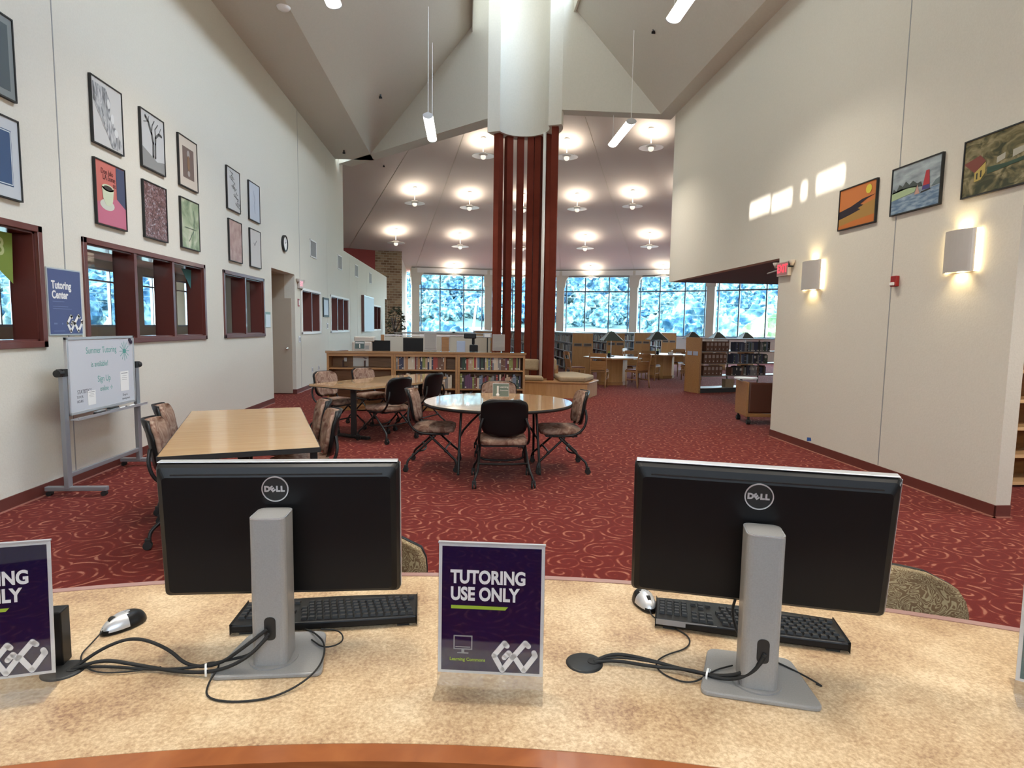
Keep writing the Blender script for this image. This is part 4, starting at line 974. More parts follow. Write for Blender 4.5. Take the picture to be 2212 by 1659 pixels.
def mouse(label, loc, rz):
    t = thing('mouse', label, 'computer mouse', loc, rz, None)
    a = MB(); N1, N2 = 20, 9; vs = []; fs = []
    def P_(u, v):           # u around, v up
        c_, s_ = math.cos(u), math.sin(u); r_ = math.cos(v)
        w_ = .029*(1+.10*s_); x = w_*r_**.7*c_; y = .055*r_**.7*s_; z = .036*math.sin(v)*(1-.20*(s_ < 0)*abs(s_)*r_)+.003
        return (x, y, z)
    for j in range(N2+1):
        for i in range(N1): vs.append(P_(2*math.pi*i/N1, math.pi/2*j/N2*.999))
    for j in range(N2):
        for i in range(N1): fs.append((j*N1+i, j*N1+(i+1) % N1, (j+1)*N1+(i+1) % N1, (j+1)*N1+i))
    fs.append(tuple(range(N1))[::-1]); mi = []
    a.add(vs, fs)
    for q, f in enumerate(a.f):
        ys = sum(a.v[i][1] for i in f)/len(f); xs = sum(a.v[i][0] for i in f)/len(f); zs = sum(a.v[i][2] for i in f)/len(f)
        a.m[q] = 1 if (ys < .012-abs(xs)*.5 and zs > .011) else 0
    a.build('body', [M['satin'], M['alu']], t, smooth=True)
    a = MB(); a.cyl((-.004, -.026, .030), (.004, -.026, .030), .009, n=14); a.build('wheel', M['rubber'], t, smooth=True)
    a = MB(); a.tube([(0, -.050, .018), (0, -.036, .0275), (0, -.014, .0358), (0, .008, .0392)], .0006, 4); a.build('button_gap', M['black'], t)
    return t
mouse('silver and dark mouse lying on the desk left of the left monitor', (-.845, 1.508, .79), R(-32))
mouse('silver and dark mouse lying between the sign and the right keyboard', (.498, 1.568, .79), R(4))
def grommet(label, x, y):
    t = thing('cable_grommet', label, 'cable grommet', (x, y, .79), 0, 'desk cable grommets')
    a = MB(); a.lathe([(0, .004), (.036, .0038), (.042, .001), (.042, 0)], n=36); a.build('cover', M['black'], t, smooth=True)
    a = MB(); a.cyl((.020, 0, .0042), (.020, 0, .0052), .013, n=20); a.build('hole', M['rubber'], t)
    return t
grommet('black desk grommet beside the left tutoring sign', -.868, 1.318); grommet('black desk grommet between the centre sign and right monitor', .275, 1.290)
ZD = .79
def cable(label, pts, r, sm=3, name='cable'):
    a = MB(); a.tube(pts, r, 8, smooth=sm); o = a.build(name, M['rubber'], None, smooth=True); return setp(o, label, 'cable')
cable('thick black cable arching from the left grommet to the left monitor', [(-.850, 1.318, ZD+.003), (-.80, 1.35, ZD+.035), (-.74, 1.365, ZD+.05), (-.66, 1.345, ZD+.03), (-.60, 1.30, ZD+.012), (-.53, 1.285, ZD+.02), (-.47, 1.28, ZD+.065), (-.424, 1.285, ZD+.10)], .0038)
cable('black cable lying low from the left grommet to the left monitor', [(-.850, 1.316, ZD+.003), (-.79, 1.325, ZD+.02), (-.72, 1.315, ZD+.012), (-.60, 1.285, ZD+.006), (-.52, 1.272, ZD+.016), (-.46, 1.272, ZD+.045), (-.422, 1.284, ZD+.085)], .0040)
cable('second low black cable beside it to the left monitor', [(-.850, 1.322, ZD+.003), (-.78, 1.318, ZD+.008), (-.68, 1.302, ZD+.006), (-.59, 1.296, ZD+.010), (-.51, 1.290, ZD+.03), (-.45, 1.275, ZD+.05), (-.420, 1.284, ZD+.092)], .0032)
cable('thin mouse lead curling from the left mouse into the cable bundle', [(-.868, 1.462, ZD+.015), (-.872, 1.43, ZD+.005), (-.865, 1.36, ZD+.005), (-.80, 1.30, ZD+.004), (-.73, 1.295, ZD+.005), (-.66, 1.31, ZD+.007)], .0017)
cable('thin black lead looping in front of the left monitor base', [(-.58, 1.297, ZD+.012), (-.553, 1.322, ZD+.010), (-.525, 1.29, ZD+.02), (-.535, 1.25, ZD+.006), (-.520, 1.195, ZD+.003), (-.45, 1.178, ZD+.003), (-.37, 1.195, ZD+.003), (-.31, 1.26, ZD+.016), (-.315, 1.36, ZD+.02), (-.36, 1.43, ZD+.016), (-.40, 1.47, ZD+.006)], .0021)
cable('small loop of thin lead behind the left monitor column', [(-.36, 1.40, ZD+.013), (-.32, 1.355, ZD+.014), (-.28, 1.385, ZD+.013), (-.30, 1.44, ZD+.014), (-.35, 1.452, ZD+.012)], .0018)
cable('thick black cable from the right grommet to the right monitor', [(.297, 1.29, ZD+.004), (.345, 1.292, ZD+.022), (.42, 1.272, ZD+.014), (.50, 1.235, ZD+.006), (.565, 1.185, ZD+.020), (.610, 1.155, ZD+.06), (.622, 1.144, ZD+.095)], .0040)
cable('second black cable beside it to the right monitor', [(.297, 1.286, ZD+.004), (.345, 1.278, ZD+.012), (.42, 1.258, ZD+.006), (.50, 1.226, ZD+.016), (.565, 1.180, ZD+.014), (.605, 1.152, ZD+.05), (.619, 1.144, ZD+.088)], .0038)
cable('thinner black cable twisting with the pair to the right monitor', [(.297, 1.294, ZD+.004), (.35, 1.282, ZD+.018), (.44, 1.262, ZD+.012), (.52, 1.222, ZD+.010), (.58, 1.176, ZD+.02), (.612, 1.150, ZD+.06), (.624, 1.144, ZD+.09)], .0026)
cable('thin mouse lead bending from the right mouse to the grommet cables', [(.495, 1.515, ZD+.014), (.495, 1.49, ZD+.004), (.535, 1.435, ZD+.003), (.560, 1.385, ZD+.003), (.535, 1.335, ZD+.003), (.47, 1.31, ZD+.003), (.43, 1.272, ZD+.004), (.44, 1.225, ZD+.003), (.49, 1.19, ZD+.003), (.55, 1.225, ZD+.013), (.60, 1.24, ZD+.014)], .0018)
cable('thin lead running behind the right monitor base to the desk', [(.66, 1.335, ZD+.005), (.70, 1.26, ZD+.014), (.745, 1.20, ZD+.010), (.77, 1.165, ZD+.003), (.758, 1.178, ZD+.004)], .0020)
for x, y, rz, lb in ((-.553, 1.281, 20, 'small white cable tie round the left cable bundle'), (.530, 1.208, -35, 'small white cable tie round the right cable bundle')):
    a = MB(); a.lathe([(.0125, -.002), (.0138, -.002), (.0138, .002), (.0125, .002), (.0125, -.002)], n=16); a.box(-.003, .003, .012, .020, -.002, .002)
    o = a.build('cable_tie', M['white'], None, loc=(x, y, ZD+.0135)); o.rotation_euler = (0, R(90), R(rz)); setp(o, lb, 'cable tie')
db = thing('desk_phone_box', 'small black box standing behind the left tutoring sign', 'box', (-.938, 1.345, .79), R(8))
a = MB(); a.box(-.03, .058, -.02, .02, 0, .125); a.build('case', M['satin'], db, bevel=.003); a = MB(); a.box(.02, .035, -.0215, -.020, .045, .055); a.box(.02, .03, -.0215, -.020, .085, .095); a.build('port', M['alu'], db)
# ------------------------------------------------------------------ things on the left wall
def lw(name, label, cat, ya, yb, za, zb, group=None):
    """thing hung on the left wall; local x runs along +Y, local -y points into the hall"""
    return thing(name, label, cat, (XL, (ya+yb)/2, (za+zb)/2), R(90), group)
def rw_(name, label, cat, ya, yb, za, zb, group=None):
    return thing(name, label, cat, (XR, (ya+yb)/2, (za+zb)/2), R(-90), group)
acm = {}
def cm(r_, g_, b_, rough=.5):
    k_ = (r_, g_, b_)
    if k_ not in acm: acm[k_] = mat('art_colour', k_, rough, spec=.4)
    return acm[k_]
def picture(t, w_, h_, dep=.03, fr=.012, frame='black', matc=None, matw=0.0, bg=(.5, .5, .5), bgm=None):
    a = MB()
    for x0, x1, z0, z1 in ((-w_/2, w_/2, h_/2-fr, h_/2), (-w_/2, w_/2, -h_/2, -h_/2+fr), (-w_/2, -w_/2+fr, -h_/2+fr, h_/2-fr), (w_/2-fr, w_/2, -h_/2+fr, h_/2-fr)): a.box(x0, x1, -dep, -.002, z0, z1)
    a.build('picture_frame', M[frame], t)
    a = MB(); a.box(-w_/2+fr, w_/2-fr, -dep+.008, -.003, -h_/2+fr, h_/2-fr)
    if matc: a.build('mount', cm(*matc), t)
    else: a.build('artwork', bgm or cm(*bg), t)
    if matc:
        a = MB(); q = fr+matw; a.box(-w_/2+q, w_/2-q, -dep+.0065, -dep+.0078, -h_/2+q*1.15, h_/2-q*1.15); a.build('artwork', bgm or cm(*bg), t)
    return -dep+.0062
def art(t, y, name, col, polys=(), strokes=(), disc=()):
    a = MB()
    for p in polys: a.xprism(p, y-.0008, y)
    for pts, wd in strokes: stroke(a, pts, wd, y-.0008, y)
    for (x, z, rx_, rz_) in disc: a.xprism([(x+rx_*math.cos(2*math.pi*i/20), z+rz_*math.sin(2*math.pi*i/20)) for i in range(20)], y-.0008, y)
    return a.build(name, cm(*col), t)
abstract = noisy('abstract_painting', [(0.32, (0.03, 0.035, 0.05)), (0.45, (0.10, 0.035, 0.035)), (0.56, (0.22, 0.12, 0.12)), (0.66, (0.34, 0.34, 0.38))], 16, detail=2, rough=.3, dist=2.5)
greenart = noisy('green_watercolour', [(0.3, (0.13, 0.20, 0.12)), (0.5, (0.30, 0.38, 0.24)), (0.7, (0.55, 0.55, 0.42))], 4, detail=3, rough=.25, dist=.8)
greydraw = noisy('pencil_drawing', [(0.38, (0.10, 0.105, 0.11)), (0.5, (0.30, 0.31, 0.32)), (0.62, (0.52, 0.52, 0.52))], 7, (2.4, 1, .7), 2, rough=.4, dist=1.8)
pinkart = noisy('rose_etching', [(0.35, (0.34, 0.20, 0.17)), (0.65, (0.48, 0.33, 0.29))], 8, detail=3, rough=.35)
seaart = noisy('grey_sky_paint', [(0.35, (0.22, 0.26, 0.28)), (0.65, (0.40, 0.46, 0.48))], 5, (1, 1, 3), 3, rough=.25)
waterart = noisy('blue_water_paint', [(0.35, (0.12, 0.19, 0.28)), (0.65, (0.30, 0.39, 0.48))], 10, (1, 1, 4), 3, rough=.25)
village = noisy('village_paint', [(0.35, (0.05, 0.055, 0.03)), (0.5, (0.16, 0.14, 0.07)), (0.62, (0.30, 0.25, 0.14))], 7, (1, 1, 1.6), 3, rough=.2, dist=1)
W5, H5 = .545, .655
def lpic(label, yc, zc, **kw):
    t = lw('framed_picture', label, 'picture', yc-W5/2, yc+W5/2, zc-H5/2, zc+H5/2, None); y = picture(t, W5, H5, **kw); return t, y
UP, DN = 3.645, 2.848
t, y = lpic('dark grey framed print cut off at the left edge, upper row', 5.18, UP, matc=(.20, .22, .22), matw=.05, bg=(.07, .09, .10))
t, y = lpic('blue matted print cut off at the left edge, lower row', 5.18, DN, matc=(.50, .52, .54), matw=.08, bg=(.04, .08, .17))
art(t, y-.0006, 'inner_rule', (.55, .6, .62), strokes=[([(-.17, -.21), (.17, -.21), (.17, .21), (-.17, .21), (-.17, -.21)], .008)])
t, y = lpic('pencil drawing of draped folds in a thin black frame, upper row', 6.745, UP, bg=(.55, .54, .52))
a = MB(); a.xprism([(-.24, .27), (-.02, .27), (.06, .15), (.04, .02), (.16, -.12), (.24, -.22), (.24, -.30), (.06, -.30), (-.02, -.18), (-.12, -.04), (-.24, .10)], y-.0008, y); a.build('drawing', greydraw, t)
art(t, y-.0009, 'highlight', (.62, .62, .61), disc=[(.02, .13, .025, .05), (.08, .0, .03, .05), (.14, -.13, .035, .04)], strokes=[([(-.22, .08), (-.06, -.14)], .008), ([(-.20, .15), (-.02, -.12)], .006)])
t, y = lpic('painting of a coffee cup on a pink ground, lower row', 6.745, DN, bg=(.55, .15, .12))
art(t, y, 'blue_ground', (.055, .065, .12), polys=[[(.10, .31), (.255, .31), (.255, -.10), (.10, -.02)]])
art(t, y, 'pink_cloth', (.50, .14, .21), polys=[[(-.255, -.31), (.255, -.31), (.255, -.10), (.10, -.02), (-.255, -.10)]])
art(t, y-.0009, 'saucer', (.56, .56, .47), disc=[(-.08, -.11, .125, .055)])
art(t, y-.0018, 'cup', (.56, .60, .42), polys=[[(-.165, .065), (.045, .065), (.02, -.06), (-.03, -.115), (-.10, -.115), (-.15, -.05)]], disc=[(-.06, .065, .105, .035)])
art(t, y-.0027, 'coffee', (.03, .025, .02), disc=[(-.06, .065, .075, .022)])
for i, (bd, x, z) in enumerate((('Don Julo', -.06, .22), ('LA come', -.03, .165), ('so', .06, .11))):
    o = text(bd, .075, cm(.12, .03, .03), t, (x, y-.001, z), 'painted_words', depth=.0004, sx=.8)
t, y = lpic('charcoal drawing of a bare tree, upper row', 7.655, UP, bg=(.50, .50, .50))
art(t, y, 'ground', (.24, .24, .235), polys=[[(-.255, -.31), (.255, -.31), (.255, -.17), (.08, -.20), (-.10, -.14), (-.255, -.09)]])
art(t, y-.0009, 'tree', (.08, .08, .08), strokes=[([(-.01, -.16), (.0, .0), (-.03, .10), (-.10, .22), (-.16, .26)], .035), ([(.04, -.16), (.05, .0), (.06, .08), (.14, .14), (.20, .13)], .03), ([(-.03, .10), (-.01, .20), (.04, .26)], .014), ([(.06, .08), (.05, .17), (.12, .24)], .014), ([(-.10, .22), (-.20, .19)], .008), ([(-.10, .22), (-.08, .28)], .007), ([(.14, .14), (.19, .22)], .008)])
art(t, y-.0009, 'tree_gap', (.5, .5, .5), disc=[(.02, -.12, .006, .05)])
t, y = lpic('dark abstract painting in a thin frame, lower row', 7.655, DN, bgm=abstract)
t, y = lpic('cream-mounted small brown print, upper row', 8.565, UP, matc=(.58, .50, .42), matw=.10, bg=(.15, .10, .085))
art(t, y-.0008, 'figure', (.34, .30, .28), disc=[(0, .12, .04, .05), (0, -.13, .035, .04)]); art(t, y-.0016, 'figure_centre', (.22, .12, .06), disc=[(0, 0, .035, .10)])
t, y = lpic('green reflective watercolour, lower row', 8.565, DN, bgm=greenart)
art(t, y-.0006, 'brush_lines', (.10, .15, .10), strokes=[([(-.16, -.05), (.18, -.05)], .01), ([(.05, -.2), (.12, .02), (.11, .2)], .008), ([(-.05, -.22), (.08, -.08)], .012)])
t, y = lpic('ink drawing of a crocodile-like texture on white, upper row', 10.14, UP, bg=(.52, .51, .49))
art(t, y-.0006, 'ink_texture', (.12, .12, .115), strokes=[([(-.14+.08*math.sin(i)+.012*i, .27-.02*i), (-.06+.05*math.cos(i*1.7)+.012*i, .25-.02*i)], .010) for i in range(27)])
t, y = lpic('rose-coloured etching, lower row', 10.17, DN, bgm=pinkart)
t, y = lpic('faint pale blue drawing, upper row', 11.09, UP, bg=(.50, .53, .58))
art(t, y-.0006, 'faint_marks', (.42, .46, .52), strokes=[([(-.05, .18), (.03, .06), (-.02, -.06), (.02, -.18)], .02)])
t, y = lpic('small bird sketch on white, lower row, farthest along', 11.09, DN, bg=(.56, .52, .48))
art(t, y-.0006, 'bird', (.15, .14, .14), strokes=[([(-.08, .09), (-.04, .05), (.05, .14)], .014)])
# tutoring poster
tp = lw('poster', 'blue poster reading Tutoring Center between the first two office windows', 'poster', 5.705, 6.18, 1.412, 2.02)
a = MB(); a.box(-.2375, .2375, -.012, -.002, -.304, .304); a.build('backing', M['alu'], tp)
a = MB(); a.box(-.226, .226, -.0135, -.0122, -.292, .292); a.build('print', M['blue'], tp)
text('Tutoring\nCenter', .098, M['ink'], tp, (-.185, -.0142, .105), bold=.0032, align='LEFT', depth=.0005, sx=.78)
a = MB(); a.box(-.18, -.02, -.0142, -.0136, .0, .006); a.box(-.18, .03, -.0142, -.0136, -.045, -.040); a.box(-.18, .08, -.0142, -.0136, -.065, -.060); a.box(-.18, -.03, -.0142, -.0136, -.268, -.263); a.box(-.175, -.13, -.0142, -.0136, -.205, -.19); a.box(-.07, -.05, -.0142, -.0136, -.205, -.19)
a.build('small_print', cm(.16, .20, .36), tp); gc_logo(tp, .005, -.285, .165, -.0138, 0)
# pennants inside the office windows
pn_ = thing('pennant', 'green triangular pennant with a 3 in the first office window', 'pennant', (XL-.10, 5.18, 2.27), R(90))
a = MB(); a.xprism([(-.30, .0), (.30, .0), (.28, -.42)], -.0015, .0); a.build('cloth', mat('pennant_green', (.16, .22, .03), .7), pn_); text('3', .20, cm(.42, .45, .20), pn_, (.16, -.003, -.13), bold=.004)
pn_ = thing('pennant', 'small teal pennant hanging in the second office window, last pane', 'pennant', (XL-.10, 8.62, 2.27), R(90))
a = MB(); a.xprism([(-.10, .0), (.20, .0), (.17, -.26)], -.0015, .0); a.build('cloth', mat('pennant_teal', (.03, .12, .12), .7), pn_)
# clock, vents, signs, switches
ck = thing('wall_clock', 'round wall clock with dark rim high on the left wall', 'clock', (XL, 12.83, 3.175), R(90))
a = MB(); a.lathe([(0, 0), (.165, 0), (.165, .045), (.145, .05), (.14, .03)], n=40); o = a.build('rim', M['black'], ck, smooth=False); o.rotation_euler = (R(90), 0, 0)
a = MB(); a.cyl((0, -.030, 0), (0, -.028, 0), .14, n=36); a.build('dial', M['paper'], ck)
a = MB(); a.box(-.004, .004, -.0345, -.032, 0, .10); a.build('minute_hand', M['black'], ck); a = MB(); a.box(-.005, .005, -.037, -.035, 0, .065); o = a.build('hour_hand', M['black'], ck); o.rotation_euler = (0, R(62), 0)
for i, (y0, z1) in enumerate(((14.93, 3.57), (18.05, 3.57), (20.76, 3.57), (23.78, 3.55))):
    v = lw('wall_vent', ['vent grille nearest the clock on the left wall', 'second vent grille from the clock, at the end of the high wall', 'third vent grille from the clock, on the low wall', 'farthest vent grille on the low wall'][i], 'vent', y0, y0+.6, 3.15, z1, 'return air grilles on the left wall')
    w_, h_ = .6, .42; a = MB()
    for q in ((-w_/2, w_/2, h_/2-.03, h_/2), (-w_/2, w_/2, -h_/2, -h_/2+.03), (-w_/2, -w_/2+.03, -h_/2, h_/2), (w_/2-.03, w_/2, -h_/2, h_/2)): a.box(q[0], q[1], -.012, -.001, q[2], q[3])
    a.build('vent_frame', M['white'], v); a = MB()
    for j in range(12): z = -h_/2+.04+j*.030; a.add([(-w_/2+.03, -.010, z), (w_/2-.03, -.010, z), (w_/2-.03, -.002, z+.022), (-w_/2+.03, -.002, z+.022)], [(0,1,2,3)])
    a.box(-w_/2+.03, w_/2-.03, -.0018, -.001, -h_/2+.03, h_/2-.03); a.build('louvre', M['vent'], v)
a_ = lw('room_sign', 'small pale room sign beside the door recess', 'sign', 11.57, 11.88, 1.47, 1.76)
a = MB(); a.box(-.15, .15, -.008, -.001, -.145, .145); a.build('plate', M['sage'], a_); a = MB(); a.box(-.13, .14, -.0095, -.0082, -.14, .10); a.build('face', cm(.62, .70, .74), a_)
def exit_sign(label, loc, rz, em='exit'):
    e = thing('exit_sign', label, 'exit sign', loc, rz, None)
    a = MB(); a.box(-.15, .15, -.05, .0, -.10, .10); a.build('housing', M['tan'], e, bevel=.006)
    a = MB(); a.box(-.135, .135, -.052, -.0505, -.085, .085); a.build('face_plate', cm(.45, .20, .20) if em == 'exit' else cm(.60, .50, .48), e)
    text('EXIT', .155, M[em], e, (0, -.0535, 0), bold=.004, sx=.85)
    for s in (-1, 1):
        a = MB(); a.cyl((s*.15, -.02, .02), (s*.19, -.03, .04), .012, n=10); a.lathe([(0, 0), (.02, .0), (.05, .07), (.045, .075), (0, .06)], (s*.21, -.03, .03), 16); a.build('emergency_head', M['tan'], e, smooth=True)
    return e
es1 = exit_sign('lit red EXIT sign mounted at the end of the right-hand wall', (XR-.002, 8.30, 2.42), R(-90))
a = MB(); a.box(.151, .20, -.05, .0, .01, .10); a.build('mounting_block', M['black'], es1); 
a = MB(); a.tube([(-.16, -.02, .0), (-.42, -.05, -.03)], .010, 6); a.build('arm', M['alu'], es1)
exit_sign('EXIT sign above the narrow window past the door recess on the left', (XL+.002, 13.93, 2.43), R(90), 'exitpale')
for ya, yb, za, zb_, nm, lb, mt in ((13.78, 13.90, 1.93, 2.10, 'fire_alarm', 'small red fire alarm strobe past the door recess on the left wall', 'red'), (13.80, 13.95, 1.13, 1.27, 'light_switch', 'light switch plate past the door recess', 'switch'),
        (16.55, 16.70, 1.42, 1.58, 'thermostat', 'small thermostat under the black-framed notice', 'switch'), (14.9, 15.0, .38, .50, 'power_outlet', 'low wall outlet nearer the door recess', 'switch'), (15.55, 15.65, .38, .50, 'power_outlet', 'low wall outlet nearer the bookcase', 'switch')):
    b_ = lw(nm, lb, nm.replace('_', ' '), ya, yb, za, zb_); w_, h_ = yb-ya, zb_-za
    a = MB(); a.box(-w_/2, w_/2, -.012, -.001, -h_/2, h_/2); a.build('plate', M[mt], b_, bevel=.003); a = MB(); a.box(-w_*.2, w_*.2, -.02, -.0125, -h_*.3, h_*.3); a.build('insert', M['vent'] if mt == 'switch' else M['white'], b_)
t = lw('framed_notice', 'tall black-framed white notice between two narrow office windows', 'picture', 16.12, 16.76, 1.74, 2.24); picture(t, .64, .50, fr=.05, bg=(.55, .60, .66))
t = lw('wall_whiteboard', 'tall whiteboard with dark edge far along the left wall', 'whiteboard', 21.99, 24.4, 1.30, 2.62-.02); picture(t, 2.30, 1.30, dep=.10, fr=.03, frame='alu', bg=(.50, .57, .64))
a = MB(); a.box(-1.19, -1.15, -.10, -.001, -.65, .65); a.build('edge', M['frame'], t)
# ------------------------------------------------------------------ things on the right wall
def rpic(label, ya, yb, za, zb_, **kw):
    t = rw_('framed_picture', label, 'picture', ya, yb, za, zb_); y = picture(t, yb-ya, zb_-za, **kw); return t, y
t, y = rpic('orange sunset painting in a thin black frame', 6.44, 7.11, 2.755, 3.235, bg=(.52, .17, .045))
art(t, y, 'water', (.36, .20, .05), polys=[[(-.32, -.225), (.32, -.225), (.32, .02), (-.32, -.06)]])
art(t, y-.0009, 'headland', (.018, .012, .02), polys=[[(-.32, -.02), (-.1, .01), (.10, .06), (.32, .075), (.18, .05), (.06, .01), (.12, -.01), (.02, -.03), (.07, -.05), (-.10, -.08), (-.32, -.11)]])
art(t, y-.0018, 'low_sun', (.62, .52, .06), disc=[(.20, .15, .05, .05)]); art(t, y-.0018, 'orange_shore', (.50, .15, .03), polys=[[(-.32, -.225), (.32, -.225), (.32, -.14), (-.05, -.16), (-.32, -.19)]])
t, y = rpic('painting of sailboats off a wooded shore', 5.53, 6.21, 2.77, 3.255, bgm=seaart)
a = MB(); a.xprism([(-.325, -.23), (.325, -.23), (.325, -.05), (-.325, -.09)], y-.0008, y); a.build('water', waterart, t)
art(t, y-.0009, 'shore', (.36, .46, .27), polys=[[(-.325, -.09), (.0, -.055), (.02, .0), (-.20, .01), (-.325, -.01)]])
art(t, y-.0009, 'tree_line', (.06, .075, .07), polys=[[(-.325, -.02), (-.30, .03), (-.26, .0), (-.22, .06), (-.17, .03), (-.13, .075), (-.08, .03), (-.03, .06), (.03, .02), (.08, .03), (.10, -.02), (-.1, .0)]]); art(t, y-.0009, 'far_shore', (.13, .17, .18), polys=[[(.22, -.045), (.325, -.04), (.325, .02), (.27, .005)]])
art(t, y-.0018, 'red_sail', (.42, .04, .05), polys=[[(.10, -.05), (.20, -.05), (.18, .12), (.14, .12)]]); art(t, y-.0027, 'sail_band', (.07, .06, .20), polys=[[(.10, -.06), (.20, -.06), (.197, -.02), (.11, -.02)]]); art(t, y-.0018, 'small_sail', (.48, .30, .24), polys=[[(-.0, -.085), (.07, -.085), (.035, .01)]])
art(t, y-.0027, 'hull', (.03, .03, .03), polys=[[(.08, -.085), (.22, -.07), (.20, -.062), (.09, -.07)]])
t, y = rpic('village landscape painting cut off at the right edge', 4.48, 5.285, 2.76, 3.265, bgm=village)
art(t, y-.0006, 'red_roof', (.20, .055, .04), polys=[[(-.39, .05), (-.22, .09), (-.16, .03), (-.27, -.05)]]); art(t, y-.0006, 'yellow_wall', (.48, .36, .10), polys=[[(-.27, -.05), (-.16, .02), (-.16, -.07), (-.20, -.12), (-.27, -.13)]])
art(t, y-.0012, 'dark_door', (.03, .03, .02), polys=[[(-.25, -.11), (-.235, -.11), (-.235, -.055), (-.25, -.06)], [(-.21, -.10), (-.195, -.10), (-.195, -.04), (-.21, -.045)]])
[art(t, y-.0006, 'white_wall', (.40, .38, .30), polys=[q_]) for q_ in ([(-.05, -.02), (.03, .0), (.03, .05), (-.05, .03)], [(.10, -.01), (.20, .01), (.20, .06), (.10, .05)])]; art(t, y-.0006, 'green_shade', (.035, .07, .045), polys=[[(-.14, -.09), (.38, -.04), (.38, -.01), (.05, -.04), (-.14, -.03)]])
def sconce(label, yc, zc, h_, w_, prev=None):
    t = rw_('wall_sconce', label, 'wall lamp', yc-w_/2, yc+w_/2, zc-h_/2, zc+h_/2, 'half-round wall sconces')
    a = MB(); N_ = 16; P_ = [(w_/2*math.sin(R(-90+180*i/N_)), -.035-.075*math.cos(R(-90+180*i/N_))) for i in range(N_+1)]
    Q_ = [(x*.97, y_+.004) for x, y_ in P_]; a.prism(P_+Q_[::-1], -h_/2, h_/2); a.build('shade', M['sconce'], t)
    for s in (-1, 1): a = MB(); a.box(s*w_/2-.003, s*w_/2+.003, -.034, -.004, -h_/2, h_/2); a.build('side_lens', M['warm'], t)
    a = MB(); a.box(-w_/2, w_/2, -.004, -.001, -h_/2, h_/2); a.build('back_plate', M['white'], t)
    for s in (-1, 1):
        L = bpy.data.lights.new('lamp_glow', 'SPOT'); L.energy = 7.0; L.spot_size = R(120); L.spot_blend = .8; L.color = (1.0, .80, .45); L.shadow_soft_size = .03
        lo = bpy.data.objects.new('lamp_glow', L); COL.objects.link(lo); lo.parent = t; lo.location = (0, -.05, s*h_*.36); lo.rotation_euler = (0 if s < 0 else math.pi, 0, 0)
sconce('half-round wall sconce nearer the EXIT sign', 7.585, 2.27, .37, .40); sconce('half-round wall sconce nearer the frame edge', 5.225, 2.29, .375, .33)
fa = rw_('fire_alarm', 'red fire alarm strobe between the two wall sconces', 'fire alarm', 6.02, 6.10, 2.03, 2.14)
a = MB(); a.box(-.04, .04, -.045, -.001, -.055, .055); a.build('body', M['red'], fa, bevel=.006); a = MB(); a.box(-.03, .03, -.06, -.046, -.045, -.012); a.build('strobe', M['white'], fa, bevel=.004)
a = MB(); a.prism([(0, 0), (.10, .02), (.085, .06), (0, .05)], 0, .001); o = a.build('painter_tape', M['tape'], None, loc=(XR-.001, 7.52, .11)); o.rotation_euler = (R(90), 0, R(-90)); setp(o, 'torn scrap of blue painter tape low on the right wall', 'tape')

# ------------------------------------------------------------------ rolling whiteboard
wb = thing('rolling_whiteboard', 'rolling whiteboard on a grey metal stand with green writing', 'whiteboard', (-3.50, 6.10, 0), R(90))
a = MB(); a.box(-.52, .52, -.012, .004, .725, 1.385); wbp = a.build('board', M['wboard'], wb)
a = MB()
for q in ((-.54, .54, 1.375, 1.40), (-.54, .54, .705, .73), (-.54, -.515, .705, 1.40), (.515, .54, .705, 1.40)): a.box(q[0], q[1], -.018, .008, q[2], q[3])
a.build('board_frame', M['alu'], wb, bevel=.003)
for s in (-1, 1):
    a = MB(); a.box(s*.585-.03, s*.585+.03, -.02, .02, .06, 1.12); a.build('upright', M['greymetal'], wb, bevel=.004)
    a = MB(); a.box(s*.585-.025, s*.585+.025, -.33, .19, .045, .085); ft = a.build('foot', M['greymetal'], wb, bevel=.006)
    for y in (-.30, .16):
        a = MB(); a.cyl((s*.585-.022, y, .022), (s*.585+.022, y, .022), .022, n=14); a.build('caster', M['rubber'], ft)
    a = MB(); a.box(s*.585-.035, s*.585+.035, -.025, .03, 1.06, 1.125); a.cyl((s*.60, 0, 1.09), (s*.66, 0, 1.09), .032, n=16); a.build('pivot_knob', M['black'], wb)
a = MB(); a.box(-.56, .56, -.015, .015, .16, .20); a.build('crossbar', M['greymetal'], wb, bevel=.004)
a = MB(); a.box(-.54, .62, -.085, -.018, .665, .675); a.box(-.54, .62, -.09, -.085, .665, .69); a.build('marker_tray', M['alu'], wb)
for x, z, sz, bd, mm in ((-.02, 1.27, .085, 'Summer Tutoring', 'marker'), (-.06, 1.14, .075, 'is available!', 'marker'), (.0, .995, .085, 'Sign Up', 'marker'), (.03, .90, .07, 'online \u2192', 'marker'), (-.31, .90, .052, 'STATISTICS', 'pencil'), (-.38, .855, .034, 'TUTOR', 'pencil'), (-.38, .815, .034, 'HOURS', 'pencil'), (.345, .80, .034, 'Drop in', 'pencil'), (.36, .762, .030, 'tutoring hours', 'pencil')):
    text(bd, sz, M[mm], wb, (x, -.0125, z), 'handwriting', depth=.0003, sx=.8)
a = MB()
for i in range(12): q = 2*math.pi*i/12; stroke(a, [(.365+.03*math.cos(q), 1.245+.03*math.sin(q)), (.365+.085*math.cos(q), 1.245+.095*math.sin(q))], .006, -.0128, -.0121)
a.xprism([(.365+.03*math.cos(2*math.pi*i/14), 1.245+.025*math.sin(2*math.pi*i/14)) for i in range(14)], -.0128, -.0121); a.build('drawn_star', M['marker'], wb)
